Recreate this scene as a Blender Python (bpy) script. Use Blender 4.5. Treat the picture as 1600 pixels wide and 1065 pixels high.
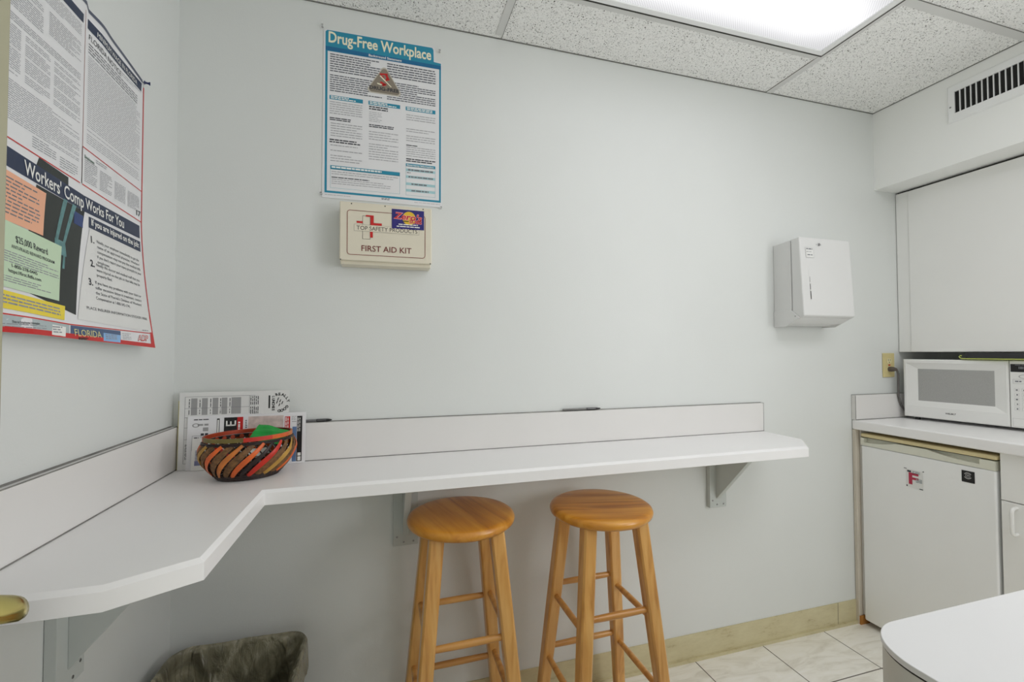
import bpy, bmesh, math, random
from mathutils import Vector, Matrix
PI = math.pi
sc = bpy.context.scene
for o in list(bpy.data.objects): bpy.data.objects.remove(o)
COL = sc.collection

# ------------------------------------------------------------ camera
cam_d = bpy.data.cameras.new('camera'); cam = bpy.data.objects.new('camera', cam_d); COL.objects.link(cam)
cam_d.sensor_width = 36; cam_d.lens = 688.558 / 1600 * 36; cam_d.clip_start = .02
R3 = Vector((0.96049511, -0.27828311, -0.00276789)); U3 = Vector((-0.00392967, -0.02350677, 0.99971595)); F3 = Vector((0.27826913, 0.9602114, 0.0236717))
m = Matrix((R3, U3, -F3)).transposed().to_4x4(); m.translation = Vector((0.61132, -1.56804, 1.27362))
cam.matrix_world = m; sc.camera = cam
# ------------------------------------------------------------ view + world
vs = sc.view_settings
sc.display_settings.display_device = 'sRGB'
vs.view_transform = 'Standard'; vs.look = 'None'; vs.gamma = 1; vs.use_curve_mapping = False
vs.exposure = 0.08
w = bpy.data.worlds.new('world'); sc.world = w; w.use_nodes = True
w.node_tree.nodes['Background'].inputs[0].default_value = (.8, .85, .9, 1); w.node_tree.nodes['Background'].inputs[1].default_value = .3
L_FRONT = 1.25     # radiance of the ceiling fixture above the counter
L_FILL_FIXTURE = 4.4       # radiance of the added fill fixture, out of view right of the camera
L_FILL_WINDOW = 6.2     # radiance of the added fill window, an unseen glowing pane in the right-hand wall
sc.cycles.use_denoising = True
sc.cycles.max_bounces = 10; sc.cycles.diffuse_bounces = 8
sc.cycles.sample_clamp_indirect = 6

# ------------------------------------------------------------ materials
def lin(c):
    c = c / 255
    return c / 12.92 if c <= .04045 else ((c + .055) / 1.055) ** 2.4
def rgb(r, g, b): return (lin(r), lin(g), lin(b), 1)
class NT:
    def __init__(s, name):
        s.m = bpy.data.materials.new(name); s.m.use_nodes = True; s.t = s.m.node_tree
        s.b = s.t.nodes['Principled BSDF']
    def n(s, typ, **k):
        x = s.t.nodes.new(typ)
        for a, v in k.items():
            if a in x.inputs: x.inputs[a].default_value = v
            else: setattr(x, a, v)
        return x
    def l(s, a, b): s.t.links.new(a, b)
def ramp(nt, fac, stops):
    r = nt.n('ShaderNodeValToRGB'); e = r.color_ramp.elements
    while len(e) < len(stops): e.new(.5)
    for q, (p, c) in zip(e, stops): q.position = p; q.color = c
    nt.l(fac, r.inputs[0]); return r
_m = {}
def mat(name, col, rough=.5, metal=0, var=.03, scale=6, bump=0, bscale=60, coat=0, spec=.5, emit=None, detail=3):
    """principled surface with a faint procedural mottling and optional bump"""
    if name in _m: return _m[name]
    nt = NT(name); b = nt.b
    b.inputs['Roughness'].default_value = rough; b.inputs['Metallic'].default_value = metal
    b.inputs['Coat Weight'].default_value = coat; b.inputs['Specular IOR Level'].default_value = spec
    tc = nt.n('ShaderNodeTexCoord'); ns = nt.n('ShaderNodeTexNoise', Scale=scale, Detail=detail)
    nt.l(tc.outputs['Object'], ns.inputs['Vector'])
    c1 = tuple(x * (1 - var) for x in col[:3]) + (1,); c2 = tuple(min(1, x * (1 + var)) for x in col[:3]) + (1,)
    r = ramp(nt, ns.outputs['Fac'], [(.3, c1), (.7, c2)])
    nt.l(r.outputs[0], b.inputs['Base Color'])
    if bump:
        n2 = nt.n('ShaderNodeTexNoise', Scale=bscale, Detail=4); nt.l(tc.outputs['Object'], n2.inputs['Vector'])
        bp = nt.n('ShaderNodeBump', Strength=bump, Distance=.002); nt.l(n2.outputs['Fac'], bp.inputs['Height']); nt.l(bp.outputs[0], b.inputs['Normal'])
    _m[name] = nt.m; return nt.m
def wood(name, dark, mid, light, axis='Z', sc_=1.0, rough=.32):
    if name in _m: return _m[name]
    nt = NT(name); tc = nt.n('ShaderNodeTexCoord'); mp = nt.n('ShaderNodeMapping')
    s = {'Z': (26, 26, 1.6), 'Y': (22, 1.5, 22), 'X': (1.5, 22, 22)}[axis]
    mp.inputs['Scale'].default_value = tuple(a * sc_ for a in s)
    oi = nt.n('ShaderNodeObjectInfo'); ad = nt.n('ShaderNodeVectorMath', operation='ADD')
    nt.l(tc.outputs['Object'], ad.inputs[0])
    ml = nt.n('ShaderNodeMath', operation='MULTIPLY'); ml.inputs[1].default_value = 7.3
    nt.l(oi.outputs['Random'], ml.inputs[0]); nt.l(ml.outputs[0], ad.inputs[1]); nt.l(ad.outputs[0], mp.inputs[0])
    ns = nt.n('ShaderNodeTexNoise', Scale=1.7, Detail=8, Distortion=.6); nt.l(mp.outputs[0], ns.inputs['Vector'])
    r = ramp(nt, ns.outputs['Fac'], [(.25, dark), (.48, mid), (.72, light)])
    big = nt.n('ShaderNodeTexNoise', Scale=7, Detail=2); nt.l(ad.outputs[0], big.inputs['Vector'])
    mx = nt.n('ShaderNodeMix', data_type='RGBA', blend_type='MULTIPLY'); mx.inputs[0].default_value = .5
    r2 = ramp(nt, big.outputs['Fac'], [(.3, (.72, .66, .6, 1)), (.7, (1, 1, 1, 1))])
    nt.l(r.outputs[0], mx.inputs[6]); nt.l(r2.outputs[0], mx.inputs[7]); nt.l(mx.outputs[2], nt.b.inputs['Base Color'])
    nt.b.inputs['Roughness'].default_value = rough; nt.b.inputs['Coat Weight'].default_value = .35; nt.b.inputs['Coat Roughness'].default_value = .18
    bp = nt.n('ShaderNodeBump', Strength=.12, Distance=.001); nt.l(ns.outputs['Fac'], bp.inputs['Height']); nt.l(bp.outputs[0], nt.b.inputs['Normal'])
    _m[name] = nt.m; return nt.m

M_WALL = mat('painted_wall', rgb(222, 224.5, 222.5), .42, var=.012, scale=2.2, bump=.12, bscale=220)
M_SOFF = mat('soffit_paint', rgb(246, 247, 245), .5, var=.012, scale=2, bump=.1, bscale=220)
M_DISP = mat('dispenser_enamel', rgb(222, 222, 221), .35, var=.01)
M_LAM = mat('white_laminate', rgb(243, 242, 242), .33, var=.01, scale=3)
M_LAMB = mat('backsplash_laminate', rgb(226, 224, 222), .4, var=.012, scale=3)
M_CAB = mat('white_cabinet_laminate', rgb(240, 240, 238), .4, var=.01, scale=3)
M_SEAM = mat('dark_seam', rgb(60, 58, 54), .8, var=.2)
M_GREY = mat('grey_sealant', rgb(128, 126, 122), .8, var=.25, scale=25)
M_BRK = mat('painted_bracket', rgb(198, 203, 200), .5, var=.02)
M_BASE = None
M_WPL = mat('white_plastic', rgb(236, 236, 234), .35, var=.01)
M_WMET = mat('white_enamel', rgb(242, 243, 243), .3, var=.01)
M_CREAM = mat('cream_plastic', rgb(222, 207, 160), .45, var=.04)
M_LINER = mat('ivory_plastic', rgb(222, 222, 208), .4, var=.02)
M_BLACK = mat('black_plastic', rgb(24, 24, 26), .4, var=.1)
M_DARK = mat('dark_void', rgb(30, 30, 29), .9, var=.1)
M_STEEL = mat('steel', rgb(150, 150, 150), .35, 1, var=.05)
M_PAPER = mat('paper_white', rgb(228, 228, 226), .55, var=.015, scale=12)
M_GLOSSP = mat('glossy_paper', rgb(232, 232, 234), .22, var=.01, scale=8)
M_TXT = mat('print_grey', rgb(120, 122, 128), .5, var=.2, scale=150)
M_TXTD = mat('print_dark', rgb(52, 54, 62), .5, var=.15, scale=150)
M_NAVY = mat('print_navy', rgb(38, 50, 78), .35, var=.05)
M_RED = mat('print_red', rgb(200, 34, 34), .35, var=.05)
M_TEAL = mat('print_teal', rgb(36, 140, 170), .35, var=.03)
M_TEALD = mat('print_deep_teal', rgb(24, 104, 150), .35, var=.03)
M_PWHITE = mat('print_white', rgb(240, 240, 236), .4, var=.01)
M_PCREAM = mat('print_cream', rgb(240, 236, 208), .4, var=.01)
M_BRASS = mat('polished_brass', rgb(206, 192, 118), .2, 1, var=.06, scale=20)

def m_floor():
    nt = NT('stone_look_floor_tile'); tc = nt.n('ShaderNodeTexCoord')
    mp = nt.n('ShaderNodeMapping'); mp.inputs['Location'].default_value = (-1.842 + .345 * 8, .253 + .345 * 12, 0)
    nt.l(tc.outputs['Object'], mp.inputs[0])
    br = nt.n('ShaderNodeTexBrick', offset=0.0, squash=1.0)
    br.inputs['Scale'].default_value = 1; br.inputs['Brick Width'].default_value = .345; br.inputs['Row Height'].default_value = .345
    br.inputs['Mortar Size'].default_value = .0022; br.inputs['Mortar Smooth'].default_value = .1
    br.inputs['Color1'].default_value = (.2, .2, .2, 1); br.inputs['Color2'].default_value = (.8, .8, .8, 1); br.inputs['Mortar'].default_value = (0, 0, 0, 1)
    nt.l(mp.outputs[0], br.inputs['Vector'])
    m2 = nt.n('ShaderNodeMapping'); m2.inputs['Rotation'].default_value = (0, 0, -.35); m2.inputs['Scale'].default_value = (3, 11, 3)
    nt.l(tc.outputs['Object'], m2.inputs[0])
    ns = nt.n('ShaderNodeTexNoise', Scale=1.6, Detail=9, Distortion=1.2, Roughness=.62); nt.l(m2.outputs[0], ns.inputs['Vector'])
    r = ramp(nt, ns.outputs['Fac'], [(.28, rgb(222, 217, 204)), (.5, rgb(246, 243, 234)), (.72, rgb(252, 250, 245))])
    tone = nt.n('ShaderNodeMix', data_type='RGBA', blend_type='MULTIPLY'); tone.inputs[0].default_value = .10
    nt.l(r.outputs[0], tone.inputs[6]); nt.l(br.outputs['Color'], tone.inputs[7])
    mx = nt.n('ShaderNodeMix', data_type='RGBA'); nt.l(br.outputs['Fac'], mx.inputs[0]); nt.l(tone.outputs[2], mx.inputs[6]); mx.inputs[7].default_value = rgb(92, 84, 72)
    nt.l(mx.outputs[2], nt.b.inputs['Base Color']); nt.b.inputs['Roughness'].default_value = .38
    bp = nt.n('ShaderNodeBump', Strength=.5, Distance=.002, invert=True); nt.l(br.outputs['Fac'], bp.inputs['Height']); nt.l(bp.outputs[0], nt.b.inputs['Normal'])
    return nt.m
def m_ceiling():
    nt = NT('fissured_ceiling_tile'); tc = nt.n('ShaderNodeTexCoord')
    wob = nt.n('ShaderNodeTexNoise', Scale=60, Detail=2); nt.l(tc.outputs['Object'], wob.inputs['Vector'])
    mxv = nt.n('ShaderNodeMix', data_type='VECTOR'); mxv.inputs[0].default_value = .012
    nt.l(tc.outputs['Object'], mxv.inputs[4]); nt.l(wob.outputs['Color'], mxv.inputs[5])
    v = nt.n('ShaderNodeTexVoronoi', Scale=150, Randomness=1.0); nt.l(mxv.outputs[1], v.inputs['Vector'])
    # hole radius differs from cell to cell
    sep = nt.n('ShaderNodeSeparateColor'); nt.l(v.outputs['Color'], sep.inputs[0])
    pw = nt.n('ShaderNodeMath', operation='POWER'); nt.l(sep.outputs[0], pw.inputs[0]); pw.inputs[1].default_value = 1.7
    ml = nt.n('ShaderNodeMath', operation='MULTIPLY'); nt.l(pw.outputs[0], ml.inputs[0]); ml.inputs[1].default_value = .42
    lt = nt.n('ShaderNodeMath', operation='SUBTRACT'); nt.l(ml.outputs[0], lt.inputs[0]); nt.l(v.outputs['Distance'], lt.inputs[1])
    r = ramp(nt, lt.outputs[0], [(.0, (0, 0, 0, 1)), (.1, (1, 1, 1, 1))])
    f2 = nt.n('ShaderNodeTexNoise', Scale=230, Detail=4, Roughness=.7); nt.l(tc.outputs['Object'], f2.inputs['Vector'])
    r2 = ramp(nt, f2.outputs['Fac'], [(.36, rgb(180, 180, 178)), (.47, rgb(248, 248, 246))])
    mx = nt.n('ShaderNodeMix', data_type='RGBA'); nt.l(r.outputs[0], mx.inputs[0]); nt.l(r2.outputs[0], mx.inputs[6]); mx.inputs[7].default_value = rgb(84, 82, 78)
    nt.l(mx.outputs[2], nt.b.inputs['Base Color']); nt.b.inputs['Roughness'].default_value = .9
    bp = nt.n('ShaderNodeBump', Strength=.4, Distance=.002, invert=True); nt.l(r.outputs[0], bp.inputs['Height']); nt.l(bp.outputs[0], nt.b.inputs['Normal'])
    return nt.m
def m_vinyl():
    nt = NT('scuffed_vinyl_base'); tc = nt.n('ShaderNodeTexCoord'); mp = nt.n('ShaderNodeMapping'); mp.inputs['Scale'].default_value = (3, 3, 9)
    nt.l(tc.outputs['Object'], mp.inputs[0]); ns = nt.n('ShaderNodeTexNoise', Scale=2.6, Detail=9, Roughness=.7); nt.l(mp.outputs[0], ns.inputs['Vector'])
    r = ramp(nt, ns.outputs['Fac'], [(.3, rgb(166, 152, 112)), (.42, rgb(200, 190, 152)), (.7, rgb(212, 204, 168))])
    nt.l(r.outputs[0], nt.b.inputs['Base Color']); nt.b.inputs['Roughness'].default_value = .4; return nt.m
def m_lens():
    """prismatic acrylic lens of the fixture, glowing: brighter over its two tubes"""
    nt = NT('prismatic_light_lens'); t = nt.t
    for n in list(t.nodes):
        if n.type == 'BSDF_PRINCIPLED': t.nodes.remove(n)
    out = [n for n in t.nodes if n.type == 'OUTPUT_MATERIAL'][0]
    tc = nt.n('ShaderNodeTexCoord'); sp = nt.n('ShaderNodeSeparateXYZ'); nt.l(tc.outputs['Object'], sp.inputs[0])
    def mth(op, a, b=None):
        x = nt.n('ShaderNodeMath', operation=op)
        for i, q in enumerate((a, b)):
            if q is None: continue
            if isinstance(q, (int, float)): x.inputs[i].default_value = q
            else: nt.l(q, x.inputs[i])
        return x.outputs[0]
    # object y runs across the fixture (-.305 .. .305): tubes at +-.15; x along it
    ay = mth('ABSOLUTE', sp.outputs[1]); d = mth('ABSOLUTE', mth('SUBTRACT', ay, .14)); g = mth('SUBTRACT', 1.0, mth('MULTIPLY', d, 5.6)); g = mth('MAXIMUM', g, 0.0)
    ax = mth('ABSOLUTE', sp.outputs[0]); e = mth('MINIMUM', mth('MULTIPLY', mth('SUBTRACT', .62, ax), 5.0), 1.0); e = mth('MAXIMUM', e, .25)
    body = mth('MULTIPLY', mth('MULTIPLY', g, g), e)
    sx = mth('SINE', mth('MULTIPLY', sp.outputs[0], 2 * PI / .0095)); sy = mth('SINE', mth('MULTIPLY', sp.outputs[1], 2 * PI / .0095))
    cell = mth('MULTIPLY', mth('MULTIPLY', sx, sy), .18)
    tot = mth('MULTIPLY', mth('ADD', mth('MULTIPLY', body, 1.3), .53), mth('ADD', cell, 1.0))
    em = nt.n('ShaderNodeEmission'); em.inputs[0].default_value = (.985, .985, 1, 1); nt.l(tot, em.inputs[1]); nt.l(em.outputs[0], out.inputs[0])
    oi = nt.n('ShaderNodeAttribute', attribute_type='OBJECT', attribute_name='radiance')
    nt.l(mth('MULTIPLY', tot, oi.outputs['Fac']), em.inputs[1])
    return nt.m
M_FLOOR = m_floor(); M_CEIL = m_ceiling(); M_BASE = m_vinyl(); M_LENS = m_lens()

# ------------------------------------------------------------ mesh helpers
class MB:
    def __init__(s): s.v = []; s.f = []
    def add(s, vs, fs):
        n = len(s.v); s.v += [tuple(v) for v in vs]; s.f += [tuple(i + n for i in f) for f in fs]; return s
    def box(s, x0, x1, y0, y1, z0, z1, M=None):
        vs = [Vector((x, y, z)) for z in (z0, z1) for y in (y0, y1) for x in (x0, x1)]
        if M: vs = [M @ v for v in vs]
        return s.add(vs, [(0, 2, 3, 1), (4, 5, 7, 6), (0, 1, 5, 4), (2, 6, 7, 3), (0, 4, 6, 2), (1, 3, 7, 5)])
    def prism(s, poly, z0, z1):
        n = len(poly); vs = [(x, y, z0) for x, y in poly] + [(x, y, z1) for x, y in poly]
        area = sum(poly[i][0] * poly[(i + 1) % n][1] - poly[(i + 1) % n][0] * poly[i][1] for i in range(n))
        fs = [tuple(range(n))[::-1], tuple(range(n, 2 * n))] + [(i, (i + 1) % n, n + (i + 1) % n, n + i) for i in range(n)]
        if area < 0: fs = [f[::-1] for f in fs]
        return s.add(vs, fs)
    def loft(s, rings, cap=True, closed=True):
        k = len(rings[0]); base = []
        for r in rings: base += [tuple(p) for p in r]
        fs = []
        for i in range(len(rings) - 1):
            for j in range(k if closed else k - 1):
                a, b = i * k + j, i * k + (j + 1) % k; fs.append((a, b, b + k, a + k))
        if cap: fs.append(tuple(range(k))[::-1]); fs.append(tuple(range((len(rings) - 1) * k, len(rings) * k)))
        return s.add(base, fs)
    def tube(s, pts, r, k=12, cap=True, flat=None):
        """tube along pts; r number or list; flat=(a,b,ref) gives an elliptical section"""
        pts = [Vector(p) for p in pts]; rings = []; a = None
        for i, p in enumerate(pts):
            t = (pts[min(i + 1, len(pts) - 1)] - pts[max(i - 1, 0)]).normalized()
            if a is None:
                u = Vector((0, 0, 1)) if abs(t.z) < .95 else Vector((1, 0, 0)); a = t.cross(u).normalized()
            else: a = (a - t * a.dot(t)).normalized()
            b = a.cross(t).normalized()
            rr = r[i] if isinstance(r, (list, tuple)) else r
            ra, rb = rr if isinstance(rr, tuple) else (rr, rr)
            rings.append([p + a * ra * math.cos(2 * PI * j / k) + b * rb * math.sin(2 * PI * j / k) for j in range(k)])
        return s.loft(rings, cap)
    def lathe(s, prof, k=32, c=(0, 0, 0), M=None):
        rings = [[Vector((c[0] + r * math.cos(2 * PI * j / k), c[1] + r * math.sin(2 * PI * j / k), c[2] + z)) for j in range(k)] for r, z in prof]
        if M: rings = [[M @ p for p in r] for r in rings]
        return s.loft(rings)
    def obj(s, name, m, parent=None, smooth=False, bevel=0, seg=2, angle=40, sub=0, solid=0, solid_off=0, fix=True):
        me = bpy.data.meshes.new(name); me.from_pydata(s.v, [], s.f)
        if fix:
            bm = bmesh.new(); bm.from_mesh(me); bmesh.ops.recalc_face_normals(bm, faces=bm.faces); bm.to_mesh(me); bm.free()
        o = bpy.data.objects.new(name, me); COL.objects.link(o)
        me.materials.append(m)
        if parent is not None: o.parent = parent; o.matrix_parent_inverse = Matrix.Identity(4)
        if smooth or bevel:
            me.polygons.foreach_set('use_smooth', [True] * len(me.polygons)); me.update()
            bm = bmesh.new(); bm.from_mesh(me)
            for e in bm.edges:
                if len(e.link_faces) == 2 and e.calc_face_angle(0) > math.radians(angle): e.smooth = False
            bm.to_mesh(me); bm.free()
        if solid:
            q = o.modifiers.new('thickness', 'SOLIDIFY'); q.thickness = solid; q.offset = solid_off
        if bevel:
            q = o.modifiers.new('bevel', 'BEVEL'); q.width = bevel; q.segments = seg; q.limit_method = 'ANGLE'; q.angle_limit = math.radians(35)
            if not smooth:
                q.harden_normals = True
            me.polygons.foreach_set('use_smooth', [True] * len(me.polygons))
            for e in me.edges: e.use_edge_sharp = False
        if sub: q = o.modifiers.new('sub', 'SUBSURF'); q.levels = sub; q.render_levels = sub
        return o
class ML:
    def __init__(s): s.ms = []
    def add(s, vs, fs): s.ms.append(MB().add(vs, fs)); return s
    def obj(s, name, m, parent=None, fix=True): return [q.obj(name, m, parent, fix=fix) for q in s.ms]
def box(name, x0, x1, y0, y1, z0, z1, m, parent=None, bevel=0, seg=2):
    return MB().box(min(x0, x1), max(x0, x1), min(y0, y1), max(y0, y1), min(z0, z1), max(z0, z1)).obj(name, m, parent, bevel=bevel, seg=seg)
def tag(o, label=None, cat=None, group=None):
    if label: o['label'] = label
    if cat: o['category'] = cat
    if group: o['group'] = group
    return o
def struct(o): o['kind'] = 'structure'; return o
def thing(name, label, cat, loc=(0, 0, 0), group=None):
    o = bpy.data.objects.new(name, None); COL.objects.link(o); o.empty_display_size = .05
    o.location = loc; tag(o, label, cat, group); return o
# world-space parts under an Empty: undo the empty's offset
def under(root, *objs):
    for o in objs:
        o.parent = root; o.matrix_parent_inverse = Matrix.Translation(-Vector(root.location))
# text as flat geometry -> list of (x,y) verts and faces
_tc = {}
def glyphs(s, size, bold=0, shear=0, width=1.0):
    key = (s, bold, shear)
    if key not in _tc:
        cu = bpy.data.curves.new('t', 'FONT'); cu.body = s; cu.size = 1; cu.offset = bold; cu.shear = shear; cu.resolution_u = 3
        ob = bpy.data.objects.new('t', cu); COL.objects.link(ob)
        dg = bpy.context.evaluated_depsgraph_get(); dg.update()
        me = bpy.data.meshes.new_from_object(ob.evaluated_get(dg), depsgraph=dg)
        v = [(p.co.x, p.co.y) for p in me.vertices]; f = [tuple(q.vertices) for q in me.polygons]
        bpy.data.meshes.remove(me); bpy.data.objects.remove(ob); bpy.data.curves.remove(cu)
        _tc[key] = (v, f)
    v, f = _tc[key]
    return [(a * size * width, b * size) for a, b in v], f
class Sheet:
    """a printed surface: P(a, b, h) gives the world point at height h above it"""
    def __init__(s, P): s.P = P; s.k = 0
    def quad(s, mb, a0, b0, a1, b1, h, na=1, nb=1):
        return s.patch(mb, [(a0, b0), (a1, b0), (a1, b1), (a0, b1)], h, na, nb)
    def patch(s, mb, c, h, na=6, nb=6):
        # bilinear patch of four corners c (counter-clockwise from bottom left)
        vs = []
        for j in range(nb + 1):
            for i in range(na + 1):
                u, v = i / na, j / nb
                a = (1 - u) * (1 - v) * c[0][0] + u * (1 - v) * c[1][0] + u * v * c[2][0] + (1 - u) * v * c[3][0]
                b = (1 - u) * (1 - v) * c[0][1] + u * (1 - v) * c[1][1] + u * v * c[2][1] + (1 - u) * v * c[3][1]
                vs.append(s.P(a, b, h))
        k = na + 1
        return mb.add(vs, [(j * k + i, j * k + i + 1, (j + 1) * k + i + 1, (j + 1) * k + i) for j in range(nb) for i in range(na)])
    def poly(s, mb, pts, h): return mb.add([s.P(a, b, h) for a, b in pts], [tuple(range(len(pts)))])
    def text(s, mb, st, a, b, size, h, bold=0, fit=None, ang=0, slope=0, shear=0, center=False):
        v, f = glyphs(st, size, bold, shear)
        if not v: return mb
        x0 = min(q[0] for q in v); x1 = max(q[0] for q in v)
        k = (fit / (x1 - x0)) if fit else 1
        off = -(x1 - x0) * k / 2 if center else 0
        ca, sa = math.cos(ang), math.sin(ang); out = []
        for x, y in v:
            x = (x - x0) * k + off; X = x * ca - y * sa; Y = x * sa + y * ca + slope * x
            out.append(s.P(a + X, b + Y, h))
        return mb.add(out, f)
    def words(s, mb, a0, a1, b1, b0, rows, h, fill=.42, seed=1, slope=0, indent=0, wl=(.006, .02), last=.6, gaps=0):
        """illegibly small printed lines: short ink dashes of word length"""
        rnd = random.Random(seed); dz = (b1 - b0) / rows
        for r in range(rows):
            if gaps and rnd.random() < gaps: continue
            y1 = b1 - r * dz; y0 = y1 - dz * fill; end = a1 if rnd.random() > .3 else a0 + (a1 - a0) * rnd.uniform(last, 1)
            x = a0 + (indent if r == 0 else 0)
            while x < end:
                q = min(end, x + rnd.uniform(*wl))
                if q - x > .0012: s.patch(mb, [(x, y0 + slope * (x - a0)), (q, y0 + slope * (q - a0)), (q, y1 + slope * (q - a0)), (x, y1 + slope * (x - a0))], h, 1, 1)
                x = q + wl[0] * .32
        return mb
    def frame(s, mb, a0, b0, a1, b1, t, h, n=4):
        s.quad(mb, a0, b0, a1, b0 + t, h, n, 1); s.quad(mb, a0, b1 - t, a1, b1, h, n, 1)
        s.quad(mb, a0, b0 + t, a0 + t, b1 - t, h, 1, n); s.quad(mb, a1 - t, b0 + t, a1, b1 - t, h, 1, n); return mb
def ink(name, mb, m, parent): return mb.obj(name, m, parent, fix=False)

# ============================================================ the room
H = 2.441; XR = 3.365; YF = -3.1; ZC = .924
struct(box('floor', -.1, XR + .1, YF - .1, .1, -.08, 0, M_FLOOR))
struct(box('ceiling', -.1, XR + .1, YF - .1, .1, H, H + .08, M_CEIL))
struct(box('wall_back', -.1, XR + .1, 0, .1, 0, H, M_WALL))
struct(box('wall_left', -.1, 0, YF, 0, 0, H, M_WALL))
struct(box('wall_right', XR, XR + .1, YF, 0, 0, H, M_WALL))
struct(box('wall_front', -.1, XR + .1, YF - .1, YF, 0, H, M_WALL))
struct(box('wall_soffit', 2.924, XR, YF, 0, 2.06, H, M_SOFF))
b = MB(); b.box(.006, 2.742, -.0035, -.0005, .008, .108); b.box(.006, 2.742, -.012, -.0005, 0, .01)
b.prism([(0, 0)] * 0 + [(.006, -.012), (2.742, -.012), (2.742, -.0035), (.006, -.0035)], .01, .012)
bb_ = struct(b.obj('baseboard_back', M_BASE)); bb_['label'] = 'scuffed beige vinyl base strip'
q = MB(); q.box(2.628, 2.6292, -.0042, -.0034, .008, .108); q.box(1.648, 1.6492, -.0042, -.0034, .008, .108)
q.obj('strip_joint', M_SEAM, bb_)
b = MB(); b.box(.0005, .0035, -2.0, -.0036, .008, .108); b.box(.0005, .012, -2.0, -.0036, 0, .01); struct(b.obj('baseboard_left', M_BASE))
struct(box('wall_fill_window_bay', 2.924, XR, YF, -1.66, 0, H, M_WALL))
M_GLOW = NT('fill_window_glass'); M_GLOW.b.inputs['Base Color'].default_value = (.8, .8, .8, 1); M_GLOW.b.inputs['Emission Color'].default_value = (.975, .975, 1, 1); M_GLOW.b.inputs['Emission Strength'].default_value = L_FILL_WINDOW; M_GLOW = M_GLOW.m
wn = struct(thing('fill_window_1', None, None, (2.92, -2.35, 1.5)))  # added unseen window: its glowing pane fills the room with light
o = MB().add([(2.915, -2.92, .96), (2.915, -1.76, .96), (2.915, -1.76, 2.05), (2.915, -2.92, 2.05)], [(0, 3, 2, 1)]).obj('fill_window_pane', M_GLOW, None, fix=False); under(wn, o)
f_ = MB(); f_.box(2.895, 2.923, -2.98, -2.92, .90, 2.11); f_.box(2.895, 2.923, -1.76, -1.70, .90, 2.11); f_.box(2.895, 2.923, -2.92, -1.76, .90, .96); f_.box(2.895, 2.923, -2.92, -1.76, 2.05, 2.11); f_.box(2.905, 2.9149, -2.355, -2.325, .96, 2.05)
o = f_.obj('fill_window_frame', M_WPL, None); under(wn, o)
# suspended ceiling grid: flat metal tees just below the tiles
M_TEE = mat('ceiling_tee_metal', rgb(216, 216, 214), .4, var=.01)
tees = MB()
zt0, zt1 = H - .0022, H - .0001
tees.box(1.000, 1.026, YF, -.02, zt0, zt1)
tees.box(1.026, 2.262, -.270, -.236, zt0, zt1)
tees.box(2.262, 2.290, YF, -.0, zt0, zt1)
tees.box(2.290, 2.924, -.562, -.532, zt0, zt1)
tees.box(1.026, 2.262, -.914, -.888, zt0, zt1); tees.box(1.026, 2.262, -2.13, -2.105, zt0, zt1); tees.box(1.026, 2.262, -1.52, -1.495, zt0, zt1)
tees.box(0, 1.0, -.914, -.888, zt0, zt1); tees.box(0, 1.0, -2.13, -2.105, zt0, zt1); tees.box(2.29, 2.924, -1.78, -1.75, zt0, zt1)
o = struct(tees.obj('trim_1', M_TEE))
sm = MB()
for (x0, x1, y0, y1) in [(0, 2.924, -.004, -.0005), (2.9205, 2.9235, YF, -.004), (.0005, .004, YF, -.004), (1.0260, 1.0275, -.238, -.004), (2.2605, 2.2618, -.268, -.004), (2.29, 2.924, -.5635, -.562), (1.026, 2.262, -.2715, -.270)]:
    sm.box(x0, x1, y0, y1, H - .0026, H + .0005)
gp = MB(); gp.box(1.03, 2.269, -.2605, -.2550, H - .003, H + .0004); gp.box(2.269, 2.2735, -.90, -.2550, H - .003, H + .0004)
struct(gp.obj('trim_3', M_SEAM))
struct(sm.obj('trim_2', mat('ceiling_shadow_bead', rgb(120, 120, 116), .8)))
# open door on the left, close beside the camera
door = struct(thing('door_1', None, None, (.1575, -.868, 0))); del_ = None
M_DOOR = mat('olive_beige_door_paint', rgb(168, 165, 140), .45, var=.02)
M_DOORE = M_DOOR
d0 = Vector((.1575, -.868, 0)); hinge = Vector((.03, -1.69, 0)); dd = (hinge - d0).normalized(); dn = Vector((dd.y, -dd.x, 0))
if dn.x > 0: dn = -dn
Wd = (hinge - d0).length
vs = [d0, d0 + dd * Wd, d0 + dd * Wd + dn * .044, d0 + dn * .044]
o = MB().prism([(p.x, p.y) for p in vs], .01, 2.05).obj('door_leaf', M_DOOR, None, bevel=.002); under(door, o)
hx = d0 + dd * .047; nrm = -dn
Mh = Matrix.Translation(hx + Vector((0, 0, .984))) @ nrm.to_track_quat('Z', 'Y').to_matrix().to_4x4()
rose = MB().lathe([(.0, 0), (.031, 0), (.031, .004), (.026, .009), (.013, .012), (0, .012)], 28, M=Mh).obj('handle_rose', M_BRASS, None, smooth=True); under(door, rose)
base = hx + Vector((0, 0, .984))
pts = []; rr = []
for t in range(0, 5):
    pts.append(base + nrm * (.008 + .012 * t)); rr.append((.0085, .0085))
arc = [(0.062, 0.002), (.069, .007), (.073, .016), (.073, .034), (.072, .060), (.070, .09), (.069, .112), (.068, .122)]
rad = [(.009, .0105), (.0085, .0135), (.0075, .0155), (.007, .0165), (.0065, .0165), (.006, .015), (.0055, .012), (.003, .006)]
for (n_, a_), r_ in zip(arc, rad):
    pts.append(base + nrm * n_ + dd * a_ + Vector((0, 0, .5 * min(a_, .08)))); rr.append(r_)
lev = MB().tube(pts, rr, 20).obj('door_handle', M_BRASS, None, smooth=True, angle=80); under(door, lev); lev['label'] = 'polished brass lever handle'

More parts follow.
